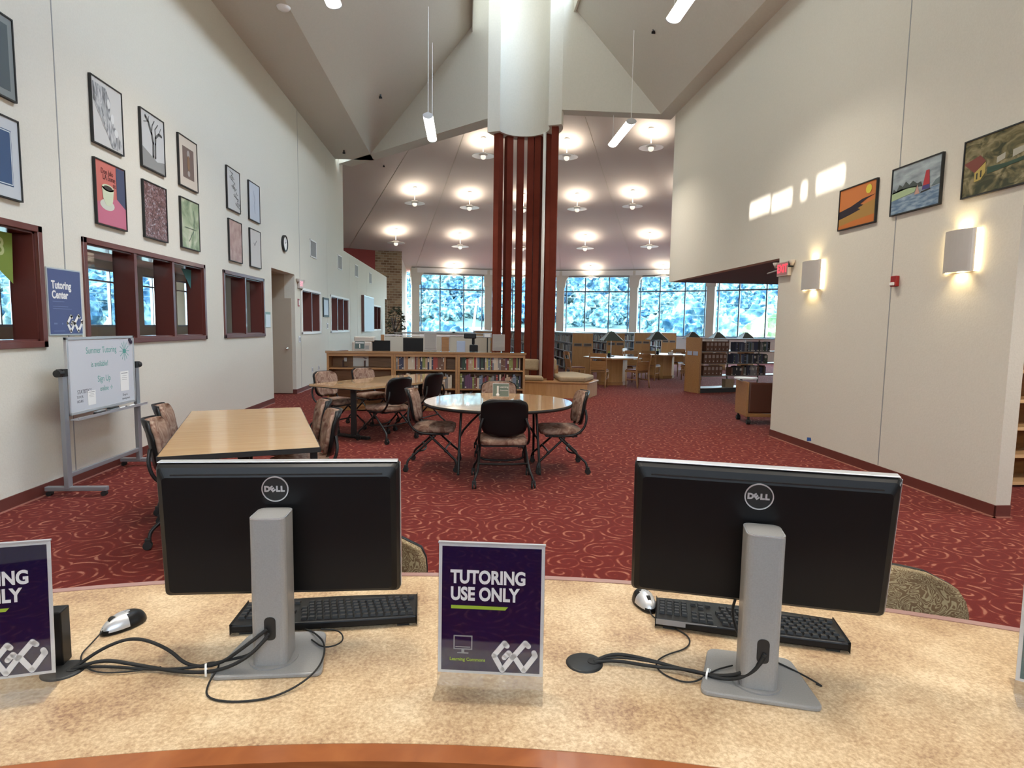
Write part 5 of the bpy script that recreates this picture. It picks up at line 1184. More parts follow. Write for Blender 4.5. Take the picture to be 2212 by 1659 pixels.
for x0, x1, z0, z1, lb in ((.27, .42, .84, 1.04, 'white flyer taped to the right of the rolling whiteboard'), (-.27, -.15, .765, .90, 'small printed slip at the lower left of the rolling whiteboard')):
    f_ = thing('flyer', lb, 'paper', (-3.50+.0125, 6.10+(x0+x1)/2, (z0+z1)/2), R(90)); w_, h_ = x1-x0, z1-z0
    a = MB(); a.box(-w_/2, w_/2, -.001, 0, -h_/2, h_/2); a.build('sheet', M['paper'], f_)
    a = MB(); a.box(-w_*.38, w_*.38, -.0016, -.0011, h_*.38, h_*.42); a.box(-w_*.25, w_*.25, -.0016, -.0011, h_*.26, h_*.28); a.box(-w_*.3, w_*.3, -.0016, -.0011, h_*.16, h_*.18); a.box(-w_*.28, w_*.28, -.0016, -.0011, h_*.06, h_*.08); a.build('print', M['greyink'], f_)
er = thing('board_eraser', 'black felt eraser on the whiteboard tray', 'eraser', (-3.445, 6.0, .675), R(90)); a = MB(); a.box(-.14, .0, -.02, .02, 0, .02); a.build('felt', M['rubber'], er, bevel=.004); a = MB(); a.box(-.14, .0, -.018, .018, .0201, .032); a.build('grip', M['greymetal'], er, bevel=.004)
er = thing('board_eraser', 'grey felt eraser beside the markers on the whiteboard tray', 'eraser', (-3.445, 6.16, .675), R(90)); a = MB(); a.box(-.09, .06, -.02, .02, 0, .022); a.build('felt', M['greymetal'], er, bevel=.004); a = MB(); a.box(-.09, .06, -.018, .018, .0221, .036); a.build('grip', M['black'], er, bevel=.004)
for i, x in enumerate((.16, .33)):
    mk = thing('marker_pen', ['white marker pen on the tray, nearer the erasers', 'white marker pen at the far end of the tray'][i], 'marker', (-3.445, 6.10+x+.06, .683), R(90)); a = MB(); a.cyl((-.06, 0, 0), (.03, 0, 0), .008, n=10); a.build('barrel', M['white'], mk); a = MB(); a.cyl((.031, 0, 0), (.065, 0, 0), .0085, n=10); a.build('cap', M['black'], mk)
mg = thing('board_magnet', 'dark purple magnet at the top corner of the whiteboard', 'magnet', (-3.487, 6.10+.46, 1.345), R(90)); a = MB(); a.cyl((0, -.012, .01), (0, 0, .01), .018, n=14); a.cyl((.02, -.012, -.012), (.02, 0, -.012), .018, n=14); a.build('disc', mat('purple_plastic', (.03, .01, .035), .4), mg)
# ------------------------------------------------------------------ low bookcases with books
BX = [(-2.480, -1.300), (-1.297, -.145), (-.142, 1.090)]
BY, BD = 11.0, .32
def bookcase(x0, x1, label, shelves):
    t = thing('bookcase', label, 'bookcase', ((x0+x1)/2, BY, 0), 0, 'low oak bookcases in a row'); h = (x1-x0)/2
    for s in (-1, 1): a = MB(); a.box(s*h-(.04 if s > 0 else 0), s*h+(.04 if s < 0 else 0), 0, BD, 0, 1.035); a.build('side_panel', M['oak'], t, bevel=.002)
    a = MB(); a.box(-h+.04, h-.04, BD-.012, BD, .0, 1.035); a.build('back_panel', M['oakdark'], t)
    for z in shelves:
        a = MB(); a.box(-h+.041, h-.041, .004, BD-.013, z-.026, z); a.build('shelf', M['oak'], t)
    a = MB(); a.box(-h+.041, h-.041, .02, .035, 0, .07); a.build('kick_board', M['oak'], t)
    a = MB(); a.box(-h+.041, h-.041, .002, .03, .985, 1.035); a.build('top_rail', M['oak'], t)
    return t
bookcase(*BX[0], 'left low bookcase, nearly empty, near the office wall', (.775, .43, .095)); bookcase(*BX[1], 'middle low bookcase full of books', (.752, .41, .095)); bookcase(*BX[2], 'right low bookcase full of books, next to the bench', (.752, .41, .095))
a = MB(); a.box(-2.50, 1.11, BY-.012, BY+BD+.01, 1.0355, 1.078); o = a.build('worktop', mat('glossy_oak_top', (.30, .16, .07), .12, spec=.8, coat=1.0), None, bevel=.004); setp(o, 'continuous glossy oak top along the three low bookcases', 'worktop')

BC = {'cream': (.52, .44, .34), 'tan': (.42, .30, .20), 'brown': (.14, .07, .045), 'dark red': (.15, .025, .022), 'bright red': (.30, .05, .035), 'navy blue': (.03, .038, .08), 'grey blue': (.13, .17, .23),
      'dark green': (.03, .06, .04), 'olive green': (.20, .22, .06), 'yellow green': (.42, .42, .14), 'black': (.015, .015, .018), 'grey': (.20, .19, .19), 'white': (.62, .60, .56), 'orange': (.34, .17, .08), 'purple': (.10, .04, .09), 'pink': (.42, .22, .20)}
bmats = {k_: mat('cloth_'+k_.replace(' ', '_'), v, .55) for k_, v in BC.items()}
page = mat('page_block', (.55, .50, .40), .8); lab = mat('spine_label', (.55, .52, .46), .6)
bmesh_cache = {}
def book_mesh(col, tag_):
    k_ = (col, tag_)
    if k_ not in bmesh_cache:
        a = MB(); a.xprism([(-.5, 0), (.5, 0), (.5, 1), (-.5, 1)], .06, .965, 1) if False else None
        a.box(-.5, -.40, .03, 1, 0, 1); a.box(.40, .5, .03, 1, 0, 1); a.xprism([(-.5, 0), (.5, 0), (.5, 1), (-.5, 1)], .0, .04); a.box(-.40, .40, .04, .97, .012, .975, 1)
        if tag_ == 1: a.box(-.42, .42, -.006, .0, .06, .16, 2)
        if tag_ == 2: a.box(-.40, .40, -.006, .0, .55, .82, 2)
        if tag_ == 3: a.box(-.46, .46, -.006, .0, .80, .83, 2); a.box(-.46, .46, -.006, .0, .30, .33, 2)
        o = a.build('book', [bmats[col], page, lab]); bmesh_cache[k_] = o.data; bpy.data.objects.remove(o)
    return bmesh_cache[k_]
NB = [0]
def book_row(rnd, x0, x1, y, z, seq, gap_end, shelf_desc, group, hmax=.275, ry=0, xdir=(1, 0), wmin=.015, wmax=.040):
    """a run of upright books, spines towards -y (or along xdir for a turned shelf)"""
    x = x0; cols = []; hs = []; ws = []
    while x < x1-gap_end:
        w_ = rnd.uniform(wmin, wmax); h_ = rnd.uniform(.195, hmax)
        if x+w_ > x1-.01: break
        c_ = rnd.choice(seq)
        if len(cols) and rnd.random() < .25: c_ = cols[-1]
        cols.append(c_); hs.append(h_); ws.append(w_); x += w_+.0015
    seen = {}; x = x0; n_ = len(cols); out = []
    for i in range(n_):
        hd_ = 'tall' if hs[i] > .25 else ('short' if hs[i] < .215 else 'medium'); wd_ = 'thick' if ws[i] > .034 else 'thin'
        l_ = cols[i-1] if i else 'side panel'; r_ = cols[i+1] if i < n_-1 else 'open end'
        out.append(['%s %s %s book' % (hd_, wd_, cols[i]), l_, r_])
    labels = ['%s, %s, between %s and %s' % (o_[0], shelf_desc, o_[1], o_[2]) for o_ in out]
    for i in range(n_):
        lb = labels[i]; g_ = None
        if labels.count(lb) > 1:
            k_ = labels[:i].count(lb); q = int(3.999*i/n_); lb = '%s, %s, %s' % (out[i][0], shelf_desc, ('left end', 'left half', 'right half', 'right end')[q])+', after %s' % out[i][1]
        b_ = bpy.data.objects.new('book', book_mesh(cols[i], rnd.choice((0, 0, 1, 1, 2, 3)))); COL.objects.link(b_)
        cx_ = x+ws[i]/2; d_ = rnd.uniform(.15, .20)
        b_.location = (xdir[0]*(cx_-x0)+x0 if xdir == (1, 0) else rsx(cx_), y+rnd.uniform(0, .012) if xdir == (1, 0) else rsy(cx_), z+.0005); b_.scale = (ws[i], d_, hs[i]); b_.rotation_euler = (0, 0, ry)
        setp(b_, lb, 'book', group); x += ws[i]+.0015; NB[0] += 1
rb_ = random.Random(21)
warm = ['cream', 'cream', 'tan', 'tan', 'brown', 'grey blue', 'dark red', 'navy blue', 'grey', 'grey', 'olive green', 'white', 'cream', 'tan', 'bright red', 'orange']
cool = ['dark green', 'grey blue', 'black', 'brown', 'navy blue', 'grey', 'tan', 'cream', 'dark red', 'yellow green', 'olive green', 'bright red', 'purple']
book_row(rb_, -1.25, -.19, BY+.03, .752, warm, .20, 'middle case top shelf', 'books in the middle low bookcase'); book_row(rb_, -1.25, -.19, BY+.03, .41, warm, .06, 'middle case second shelf', 'books in the middle low bookcase')
book_row(rb_, -1.25, -.19, BY+.03, .095, warm, .1, 'middle case bottom shelf', 'books in the middle low bookcase')
book_row(rb_, -.095, 1.04, BY+.03, .752, cool, .01, 'right case top shelf', 'books in the right low bookcase'); book_row(rb_, -.095, 1.04, BY+.03, .41, cool+['cream', 'purple', 'dark red'], .02, 'right case second shelf', 'books in the right low bookcase')
book_row(rb_, -.095, 1.04, BY+.03, .095, cool, .2, 'right case bottom shelf', 'books in the right low bookcase')
f_ = thing('notice', 'white printed notice inside the left low bookcase', 'paper', (-1.93, BY+BD-.014, .88)); a = MB(); a.box(-.14, .14, -.002, 0, -.10, .10); a.build('sheet', M['paper'], f_); a = MB(); a.xprism([(.03, .08), (.12, .05), (.08, .03)], -.003, -.0022); a.build('print', M['greyink'], f_)
f_ = thing('notice', 'small pale card stuck inside the left low bookcase', 'paper', (-2.21, BY+BD-.014, .905)); a = MB(); a.box(-.025, .025, -.002, 0, -.035, .035); a.build('sheet', M['paper'], f_)
for x, lb in ((-2.19, 'dark wooden bookend nearer the left side of the empty bookcase'), (-1.80, 'dark wooden bookend nearer the middle of the empty bookcase')):
    be = thing('bookend', lb, 'bookend', (x, BY+.2, .7755)); a = MB(); a.box(-.045, .045, -.05, .05, 0, .008); a.build('base', M['cherryd'], be); a = MB(); a.box(-.045, -.03, -.05, .05, .0085, .12); a.build('upright', M['cherryd'], be)

# things standing on the low bookcase
for x, lb in ((-.645, 'grey-backed paper sign standing on the middle low bookcase'), (.605, 'grey-backed paper sign standing on the right low bookcase')):
    t = sign_holder('sign_holder', lb, (x, BY+.12, 1.078), 0, .226, .30, 'greypaper', 0, .08)
    a = MB(); [a.box(-.085, .085, -.0042, -.0032, .06+.022*i, .066+.022*i) for i in range(11)]; a.build('print_lines', cm(.42, .40, .38), t)
t = sign_holder('sign_holder', 'dark teal sign standing on the left low bookcase', (-1.915, BY+.12, 1.078), 0, .19, .15, 'teal', 0, .08); a = MB(); a.cyl((0, -.0045, .05), (0, -.0045, .12), .008, n=8); a.box(-.075, .075, -.0045, -.0035, .135, .15); a.build('print_figure', M['paper'], t)

# ------------------------------------------------------------------ work area behind the low bookcases
wk = thing('work_table', 'long work table hidden behind the low bookcases, carrying computers', 'table', (-1.0, 12.75, 0)); a = MB(); a.box(-1.5, 1.35, -.35, .35, .70, .74); a.build('tabletop', M['maple'], wk)
for x in (-1.4, 1.25): a = MB(); a.box(x-.03, x+.03, -.3, .3, 0, .70); a.build('leg', M['blackmetal'], wk)
for x, w_, z0, z1, lb in ((-1.80, .43, 1.0, 1.225, 'wide low black monitor behind the left low bookcase'), (-1.105, .42, 1.0, 1.285, 'black monitor behind the middle low bookcase')):
    t = thing('monitor', lb, 'monitor', (x, 12.85, .74)); a = MB(); a.box(-w_/2, w_/2, 0, .035, z0-.74-.05, z1-.74); a.build('display', M['satin'], t, bevel=.006)
    a = MB(); a.box(-.02, .02, .036, .06, .012, .3); a.build('stand_column', M['black'], t); a = MB(); a.box(-.11, .11, -.03, .14, 0, .012); a.build('stand_base', M['black'], t, bevel=.004)
t = thing('printer', 'beige printer behind the left low bookcase', 'printer', (-2.15, 12.9, .74)); a = MB(); a.box(-.2, .2, -.2, .2, 0, .46); a.build('body', M['tan'], t, bevel=.03); a = MB(); a.box(-.16, .24, -.15, .18, .461, .56); a.build('feeder', M['tan'], t, bevel=.02); a = MB(); a.box(-.15, .15, -.204, -.2005, .30, .38); a.build('output_slot', M['vent'], t)
t = thing('scanner_stand', 'dark document camera on the work table right of the paper sign', 'scanner', (.10, 12.85, .74)); a = MB(); a.box(-.02, .16, -.08, .10, 0, .42); a.build('body', M['satin'], t, bevel=.02); a = MB(); a.box(-.14, .12, -.10, .10, .55, .66); a.box(.03, .09, -.02, .04, .42, .56); a.build('head', M['satin'], t, bevel=.02)
t = thing('small_screen', 'pale-faced small screen beside the document camera', 'screen', (-.09, 12.75, .74)); a = MB(); a.box(-.10, .08, 0, .03, .18, .50); a.build('display', cm(.38, .46, .62), t, bevel=.006); a = MB(); a.box(-.03, .03, .005, .03, .0, .18); a.build('stand', M['black'], t)
pt_ = thing('cubicle_partition', 'pale fabric cubicle partition behind the low bookcases', 'partition', (0, 15.2, 0))
for x0, x1, y0, y1, z1 in ((-2.0, -.62, 0, .06, 1.27), (-.60, -.42, .0, .06, 1.27), (-.40, .62, .0, .06, 1.29)):
    a = MB(); a.box(x0, x1, y0, y1, .05, z1); a.build('fabric_panel', M['fabricgrey'] if x1-x0 > .5 else M['oak'], pt_, bevel=.01)
a = MB(); a.box(-2.02, .64, -.015, .075, 1.285, 1.30) if False else a.box(-2.02, .64, -.01, .07, 1.292, 1.315); a.build('top_cap', M['white'], pt_)
a = MB(); a.box(-2.1, -2.02, -.01, .07, 0, 1.31); a.build('end_post', M['oak'], pt_)
for x, y, w_, z, lb in ((-.95, 15.6, 1.5, 1.318, 'flat pale binder stack on top of the cubicle partition, left'), ):
    pass
bs = thing('shelf_unit', 'grey shelf top behind the cubicle partition carrying flat papers', 'shelf', (-.6, 16.6, 0)); a = MB(); a.box(-1.3, 1.25, -.3, .3, 1.33, 1.36); a.build('top', M['shelfmetal'], bs)
for x in (-1.25, 1.2): a = MB(); a.box(x-.02, x+.02, -.28, .28, 0, 1.33); a.build('side_panel', M['fabricgrey'], bs)
for x, w_, z, lb in ((-.75, 1.0, 1.36, 'broad pale tray lying on the grey shelf top'), (-.10, .55, 1.36, 'short pale tray right of the broad tray')):
    t = thing('paper_tray', lb, 'tray', (x, 16.5, z)); a = MB(); a.box(-w_/2, w_/2, -.2, .2, 0, .012); a.build('tray_base', M['greymetal'], t); a = MB(); a.box(-w_/2+.02, w_/2-.04, -.18, .18, .013, .04); a.build('papers', M['paper'], t)
ps = thing('floor_sign_stand', 'small sign on a slim black pole left of the red column', 'sign stand', (.44, 12.3, 0)); a = MB(); a.cyl((0, 0, .02), (0, 0, 1.32), .012, n=10); a.build('pole', M['blackmetal'], ps); a = MB(); a.cyl((0, 0, 0), (0, 0, .02), .15, n=24); a.build('base', M['blackmetal'], ps); a = MB(); a.box(-.085, .085, -.01, .01, 1.32, 1.42); a.build('sign_frame', M['greymetal'], ps, bevel=.01); a = MB(); a.box(-.06, .06, -.014, -.0105, 1.34, 1.40); a.build('sign_face', M['paper'], ps)

# ------------------------------------------------------------------ study tables, wooden chairs, table lamps
def wood_chair(label):
    t = thing('wooden_chair', label, 'chair', (0, 0, 0), 0, 'oak library chairs')
    a = MB(); a.prism([(-.22, -.20), (.22, -.20), (.24, .22), (-.24, .22)], .40, .445); a.build('seat_frame', M['oak'], t, bevel=.006)
    a = MB(); a.prism([(-.20, -.17), (.20, -.17), (.22, .21), (-.22, .21)], .446, .475); a.build('seat', M['seatred'], t, bevel=.012)
    for s in (-1, 1):
        a = MB(); a.tube([(s*.21, .19, 0), (s*.215, .19, .40)], lambda u: .014+.008*u, 8); a.build('leg', M['oak'], t, smooth=True)
        a = MB(); a.tube([(s*.205, -.26, 0), (s*.205, -.20, .42), (s*.205, -.23, .62), (s*.215, -.29, .88)], lambda u: .016+.006*math.sin(3.14*u), 8, smooth=1); a.build('leg', M['oak'], t, smooth=True)
    a = MB(); n_ = 10
    def bow(z0, z1, nm):
        a = MB(); vs = []
        for i in range(n_+1):
            u = -1+2*i/n_; x = .205*u; y = -.215-.028*(1-u*u)
            for z, th in ((z0, 0), (z1, 0), (z1, .016), (z0, .016)): vs.append((x, y-(z-.45)*.13+th, z))
        fs = [(i*4+q, i*4+(q+1) % 4, (i+1)*4+(q+1) % 4, (i+1)*4+q) for i in range(n_) for q in range(4)]+[(0,1,2,3), (n_*4+3,n_*4+2,n_*4+1,n_*4)]
        a.add(vs, fs); a.build(nm, M['oak'], t, smooth=False)
    bow(.80, .90, 'top_rail'); bow(.46, .70, 'back_panel')
    for z, y0 in ((.22, 0),):
        a = MB(); a.box(-.21, -.19, -.21, .19, .20, .225); a.box(.19, .21, -.21, .19, .20, .225); a.build('side_stretcher', M['oak'], t)
    return t
wc = wood_chair('oak chair at the near study table, back to the camera, left of its lamp'); 
T1c, T2c, T3c = (4.08, 16.55), (6.25, 18.9), (8.3, 21.5)
wc.location = (3.52, 15.70, 0); wc.rotation_euler = (0, 0, face(.35, .94))
for x, y, dx, dy, lb in ((4.55, 15.68, -.42, .9, 'oak chair at the near study table, back to the camera, right of its lamp'), (3.05, 16.55, 1, .15, 'oak chair at the left side of the near study table'), (4.75, 17.35, -.6, -.8, 'oak chair on the far right side of the near study table'),
        (5.62, 17.95, .55, .8, 'oak chair at the second study table, nearest the first table'), (6.93, 18.10, -.7, .75, 'oak chair at the right side of the second study table, side view'), (6.95, 19.6, -.75, -.7, 'oak chair behind the second study table'), (5.45, 19.45, .8, -.6, 'oak chair at the far left of the second study table')):
    dup(wc, (x, y, 0), face(dx, dy), lb)
def oct_table(label, c, r_, prev=None):
    if prev: return dup(prev, (*c, 0), prev.rotation_euler[2]+.1, label)
    t = thing('study_table', label, 'table', (*c, 0), R(8), 'octagonal oak study tables')
    P_ = [(r_*math.cos(R(22.5+45*i)), r_*math.sin(R(22.5+45*i))) for i in range(8)]
    a = MB(); a.prism(P_, .722, .76); a.build('tabletop', mat('grey_laminate', (.42, .38, .42), .28, spec=.6), t); a = MB(); n_ = 8
    a.prism([(x*1.012, y*1.012) for x, y in P_], .718, .755) ; a.build('edge_band', M['oak'], t)
    Q_ = [(x*.52, y*.52) for x, y in P_]; a = MB(); a.prism(Q_, .09, .717); a.build('pedestal', M['maplep'], t, bevel=.004); a = MB(); a.prism([(x*1.05, y*1.05) for x, y in Q_], 0, .09); a.build('plinth', M['oak'], t)
    return t
ot = oct_table('nearest octagonal study table with a lamp', T1c, .80); oct_table('second octagonal study table, behind and right of the nearest', T2c, .80, ot); oct_table('third octagonal study table, mostly behind the periodical shelf', T3c, .8, ot)
def lamp(label, x, y, z, prev=None, s=1.0):
    if prev: o = dup(prev, (x, y, z), 0, label); o.scale = (s, s, s); return o
    t = thing('table_lamp', label, 'table lamp', (x, y, z), 0, 'pyramid-shaded library lamps')
    a = MB(); a.cyl((0, 0, 0), (0, 0, .025), .11, .10, 24); a.build('base', M['blackmetal'], t); a = MB(); a.cyl((0, 0, .025), (0, 0, .55), .012, n=10); a.build('stem', M['alu'], t)
    h0, h1 = .28, .055; a = MB(); vs = [(s_*h, q*h, z_) for h, z_ in ((h0, .45), (h1, .70)) for s_, q in ((-1, -1), (1, -1), (1, 1), (-1, 1))]
    a.add(vs, [(0,1,5,4),(1,2,6,5),(2,3,7,6),(3,0,4,7)]); a.build('lamp_shade', M['shade'], t, solid=.006)
    a = MB()
    for s_, q in ((-1, -1), (1, -1), (1, 1), (-1, 1)): a.tube([(s_*h0, q*h0, .45), (s_*h1, q*h1, .70)], .008, 6)
    a.build('shade_seam', M['alu'], t); a = MB(); a.ball((0, 0, .705), .02, 6); a.build('finial', M['alu'], t)
    return t
l0 = lamp('pyramid-shaded lamp on the nearest study table', 4.08, 16.75, .76)
lamp('pyramid-shaded lamp on the second study table', 6.10, 18.95, .76, l0); lamp('pyramid-shaded lamp just above the left end of the periodical shelf', 8.28, 21.6, .76, l0); 
for x, y, lb in ((10.0, 23.4, 'pyramid-shaded lamp second from the left above the periodical shelf'), (11.35, 23.8, 'rightmost pyramid-shaded lamp above the periodical shelf')):
    tt = oct_table('far octagonal study table hidden behind the periodical shelf, '+('left' if x < 11 else 'right'), (x, y-.1), .6, ot); tt.scale = (.8, .8, 1); lamp(lb, x, y, .76, l0)
for x, y, z, lb in ((3.75, 16.35, .76, 'small pale slip box on the nearest study table'), (6.45, 18.6, .76, 'small pale slip box on the second study table')):
    t = thing('slip_box', lb, 'box', (x, y, z)); a = MB(); a.box(-.07, .07, -.05, .05, 0, .05); a.build('tray', M['white'], t, bevel=.004); a = MB(); a.box(-.06, .06, -.04, .04, .0505, .07); a.build('slips', M['paper'], t)
for x, y, lb in ((3.93, 16.30, 'small dark object beside the near table lamp'), (6.0, 18.5, 'small dark object beside the second table lamp')):
    t = thing('pencil_cup', lb, 'cup', (x, y, .76)); a = MB(); a.lathe([(0, 0), (.04, 0), (.045, .11), (.038, .11), (.035, .01), (0, .01)], n=20); a.build('cup', M['satin'], t); a = MB(); [a.cyl((.01*i-.02, .006*i, .01), (.015*i-.03, .01*i, .17), .004, n=6) for i in range(5)]; a.build('pencils', M['lime'], t)

# ------------------------------------------------------------------ book stacks running back to the windows
stuffB = MB(); SM = ['cream', 'tan', 'brown', 'grey blue', 'grey', 'white', 'dark red', 'navy blue', 'dark green']
rs2 = random.Random(4)
def stack(label, x0, x1, y0, y1, sidef=1):
    t = thing('book_stack', label, 'bookshelf', ((x0+x1)/2, y0, 0), 0, 'wooden book stacks by the windows'); h = (x1-x0)/2; L = y1-y0
    a = MB(); a.box(-h, h, 0, .04, 0, 1.36); a.build('end_panel', M['maplep'], t)
    for s in (-1, 1):
        b_ = MB(); b_.box(s*h*.48-h*.40, s*h*.48+h*.40, -.012, -.001, .93, 1.03); sp_ = b_.build('aisle_sign', M['vent'], t); sp_['label'] = 'grey aisle sign plate'
        b_ = MB(); b_.box(s*h*.48-h*.34, s*h*.48+h*.34, -.014, -.0125, .945, 1.015); b_.build('sign_face', cm(.10, .085, .08), sp_)
    a = MB(); a.box(-h-.01, h+.01, -.01, L, 1.361, 1.385); a.build('top', M['shelfwhite'], t)
    a = MB(); a.box(-.012, .012, .041, L, 0, 1.36); a.build('centre_panel', M['shelfmetal'], t)
    for z in (.10, .42, .73, 1.04):
        a = MB(); a.box(-h, -.0125, .041, L, z-.02, z); a.box(.0125, h, .041, L, z-.02, z); a.build('shelf', M['shelfwhite'], t)
    a = MB(); n_ = int(L/.92)
    for i in range(n_+1): y = min(.06+i*.92, L-.02); a.box(-h, -.0125, y, y+.02, .0, 1.36); a.box(.0125, h, y, y+.02, .0, 1.36)
    a.build('upright', M['shelfwhite'], t)
    for z in (.10, .42, .73, 1.04):
        y = .1
        while y < L-.1:
            w_ = rs2.uniform(.025, .06)
            if rs2.random() < .06: y += rs2.uniform(.05, .2); continue
            hh = rs2.uniform(.18, .25); mi = rs2.randrange(len(SM)); d_ = rs2.uniform(.02, .06)
            stuffB.box(t.location.x-h+d_, t.location.x-.03, y0+y, y0+y+w_-.002, z+.001, z+hh, mi)
            y += w_
stack('book stack nearest the bench, its end panel left of the near study table', 3.60, 4.30, 20.2, 28.6)
stack('second book stack, its end panel behind the near table lamp', 5.20, 5.87, 22.0, 29.0)
stack('third book stack, its end panel between the two table lamps', 7.09, 7.77, 25.0, 30.0)
stack('fourth book stack, its end panel right of the second table lamp', 9.12, 9.82, 27.6, 30.6)
stack('book stack partly hidden behind the red column', 1.95, 2.62, 20.2, 29.0)
stack('far book stack at the left behind the cubicle partition', .35, .98, 22.5, 29.5)
o = stuffB.build('shelved_books', [bmats[c_] for c_ in SM]); setp(o, 'rows of books filling the shelves of the far stacks', 'books', None, 'stuff')

# ------------------------------------------------------------------ open periodical shelf on the right
RS0, RSD = Vector((5.70, 14.30)), Vector((.955, .297)).normalized()
RSA = math.atan2(RSD.y, RSD.x); RSN = Vector((-RSD.y, RSD.x))
def rsx(s): return RS0.x+RSD.x*s
def rsy(s): return RS0.y+RSD.y*s
ps_ = thing('periodical_shelf', 'open-backed metal shelf of files and dark volumes with oak end panel', 'bookshelf', (RS0.x, RS0.y, 0), RSA)
a = MB(); a.box(-.05, 0, -.06, .50, 0, 1.36); a.build('end_panel', M['oak'], ps_, bevel=.003)
for s in (0, 1):
    b_ = MB(); b_.box(-.056, -.051, .02+s*.22, .20+s*.22, .92, 1.02); b_.build('sign_plate', cm(.36, .40, .52), ps_)
SL = 3.4
for z in (.12, .42, .72, 1.02, 1.34):
    a = MB(); a.box(.002, SL, 0, .42, z-.02, z); a.build('shelf', M['shelfmetal'], ps_)
a = MB(); a.box(.002, SL, .01, .41, 0, .085); a.build('plinth', M['black'], ps_)
for x in (.02, 1.02, 2.02, 3.02):
    for z in (.12, .42, .72, 1.02): a = MB(); a.box(x, x+.025, .195, .225, z+.001, z+.278); a.build('upright', M['shelfmetal'], ps_)
fm = {}
def rs_put(name, mesh_b, s, off, z, mats, label, cat, group):
    o = mesh_b.build(name, mats); p = RS0+RSD*s+RSN*off; o.location = (p.x, p.y, z); o.rotation_euler = (0, 0, RSA); return setp(o, label, cat, group)
base_file = None; ordn = ['first', 'second', 'third', 'fourth', 'fifth', 'sixth']
for z, n_, nm in ((1.02, 6, 'top'), (.72, 6, 'second'), (.42, 5, 'third')):
    for i in range(n_):
        s = .13+i*.118+(.05 if z > 1 else 0)
        if base_file is None:
            a = MB(); a.xprism([(0, 0), (.108, 0), (.108, .245), (0, .245)], 0, .22); a.box(.018, .09, -.003, 0, .14, .215, 1); a.cyl((.054, -.003, .06), (.054, 0, .06), .012, n=10, mi=2)
            base_file = rs_put('magazine_file', a, s, .015, z+.0005, [M['journal'], M['journallabel'], M['ink']], '', 'magazine file', 'brown magazine files on the periodical shelf'); o = base_file
        else:
            o = base_file.copy(); COL.objects.link(o); p = RS0+RSD*s+RSN*.015; o.location = (p.x, p.y, z+.0005)
        o['label'] = 'brown magazine file, %s from the oak end panel on the %s file shelf' % (ordn[i], nm)
for z, nm, s0 in ((1.02, 'upper', 1.08), (.72, 'middle', 1.02), (.42, 'lower', .98)):
    rnd = random.Random(int(z*100)); cols = ['black', 'black', 'navy blue', 'grey', 'brown', 'dark green', 'black', 'grey blue']
    x0r, x1r = s0, s0+1.15
    book_row(rnd, x0r, x1r, None, z, cols, .02, 'periodical shelf %s tier' % nm, 'dark volumes on the periodical shelf', .25, RSA, (0, 0), .022, .05)
for s, z, lb in ((.86, .12, 'pale green folder stack at the foot of the periodical shelf'),):
    t = thing('folder_stack', lb, 'folders', (rsx(s), rsy(s)+.1, z)); a = MB(); a.box(-.0, .22, 0, .2, 0, .20); a.build('folders', M['cushion'], t)

# lounge chair with swivel tablet, half hidden by the wall end
lg = thing('tablet_armchair', 'brown leather tablet armchair on casters half hidden by the wall end', 'armchair', (5.02, 9.78, 0), R(-8))
a = MB(); a.box(-.33, .33, -.30, -.22, .19, .70); a.build('back_panel', M['brownvinyl'], lg, bevel=.03); 
a = MB(); a.box(-.365, -.33, -.31, .30, .13, .705); a.box(.33, .365, -.31, .30, .13, .705); a.box(-.33, .33, -.31, -.23, .13, .185); a.build('wood_frame', M['oak'], lg, bevel=.008)
a = MB(); a.box(-.33, .33, -.21, .32, .25, .44); a.build('seat', M['brownvinyl'], lg, bevel=.04)
for x in (-.31, .31):
    for y in (-.27, .27):
        a = MB(); a.cyl((x-.03, y, .042), (x+.03, y, .042), .042, n=18); a.box(x-.015, x+.015, y-.02, y+.02, .06, .13); a.build('caster', M['rubber'], lg, bevel=.004)
a = MB(); a.cyl((-.28, .05, .735), (-.28, .05, .755), .19, n=36); tb = a.build('tablet', M['white'], lg); a = MB(); a.tube([(-.35, .1, .70), (-.33, .08, .735)], .018, 8); a.build('tablet_arm', M['blackmetal'], lg)

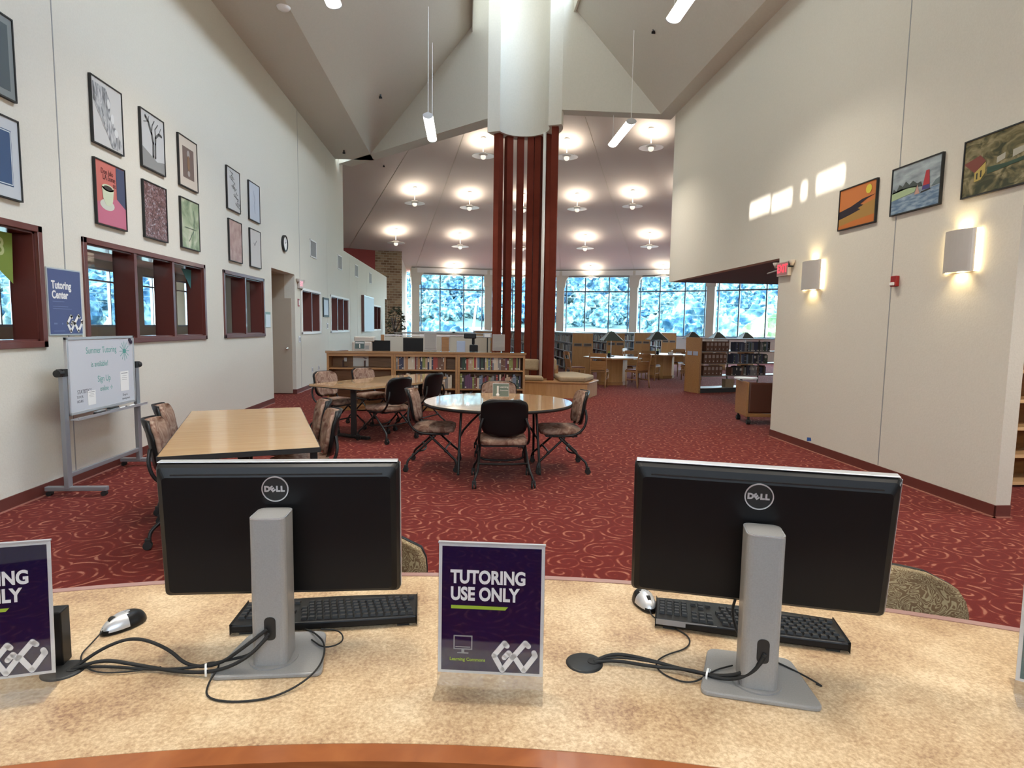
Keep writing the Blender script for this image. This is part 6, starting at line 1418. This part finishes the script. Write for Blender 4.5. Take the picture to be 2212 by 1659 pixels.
# tall wooden shelf beyond the near end of the right wall
ts = thing('wooden_shelf', 'tall light wooden shelf seen past the near end of the right wall', 'shelf', (5.35, 5.6, 0))
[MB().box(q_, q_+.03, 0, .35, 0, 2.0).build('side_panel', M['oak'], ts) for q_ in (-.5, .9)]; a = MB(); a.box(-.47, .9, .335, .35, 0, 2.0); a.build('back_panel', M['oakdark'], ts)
for z in (.06, .34, .62, .90, 1.20, 1.98): a = MB(); a.box(-.469, .899, 0, .334, z-.035, z); a.build('shelf', M['maple'], ts)
t = thing('folder', 'teal folder lying on the tall wooden shelf at the right edge', 'folder', (5.08, 5.72, .901)); a = MB(); a.box(-.15, .2, -.1, .1, 0, .06); a.build('cover', M['teal'], t, bevel=.004)

# potted plant by the brick pier
pl_ = thing('potted_plant', 'leafy dark potted plant against the brick pier', 'plant', (-3.12, 27.4, 0)); a = MB(); a.lathe([(0, 0), (.20, 0), (.26, .38), (.24, .40), (.20, .36), (0, .36)], n=24); a.build('pot', M['brownvinyl'], pl_, smooth=True)
a = MB(); rp = random.Random(8)
for i in range(6): a.tube([(0, 0, .35), (rp.uniform(-.1, .1), rp.uniform(-.1, .1), 1.1), (rp.uniform(-.25, .25), rp.uniform(-.2, .2), 1.9)], .018, 6, smooth=1)
a.build('stem', M['cherryd'], pl_); a = MB()
for i in range(230):
    z = rp.uniform(.95, 2.35); rr = .46*math.sin(math.pi*min(1, max(.12, (z-.6)/2.0))); th = rp.uniform(0, 6.28); d_ = rp.uniform(.25, 1)*rr; c = Vector((d_*math.cos(th), d_*math.sin(th), z)); u = Vector((math.cos(th), math.sin(th), rp.uniform(-.8, .5))).normalized()*rp.uniform(.12, .24); v = u.orthogonal().normalized()*rp.uniform(.03, .05)
    a.add([c-u*.5, c+v+Vector((0, 0, .01)), c+u*.5, c-v], [(0, 1, 2, 3)])
a.build('foliage', M['leaf'], pl_)
# ------------------------------------------------------------------ lettering becomes plain mesh
dg = bpy.context.evaluated_depsgraph_get()
for o in [o for o in bpy.data.objects if o.type == 'FONT']:
    me = bpy.data.meshes.new_from_object(o.evaluated_get(dg)); nm = o.name.split('.')[0]
    n_ = bpy.data.objects.new(nm, me); COL.objects.link(n_); n_.parent = o.parent
    n_.location = o.location; n_.rotation_euler = o.rotation_euler; n_.scale = o.scale
    for k_ in o.keys():
        if k_ in ('label', 'category', 'group', 'kind'): n_[k_] = o[k_]
    bpy.data.objects.remove(o)
for o in bpy.data.objects:
    if o.type == 'MESH' and o.data.name.split('.')[0] != o.name.split('.')[0]: pass
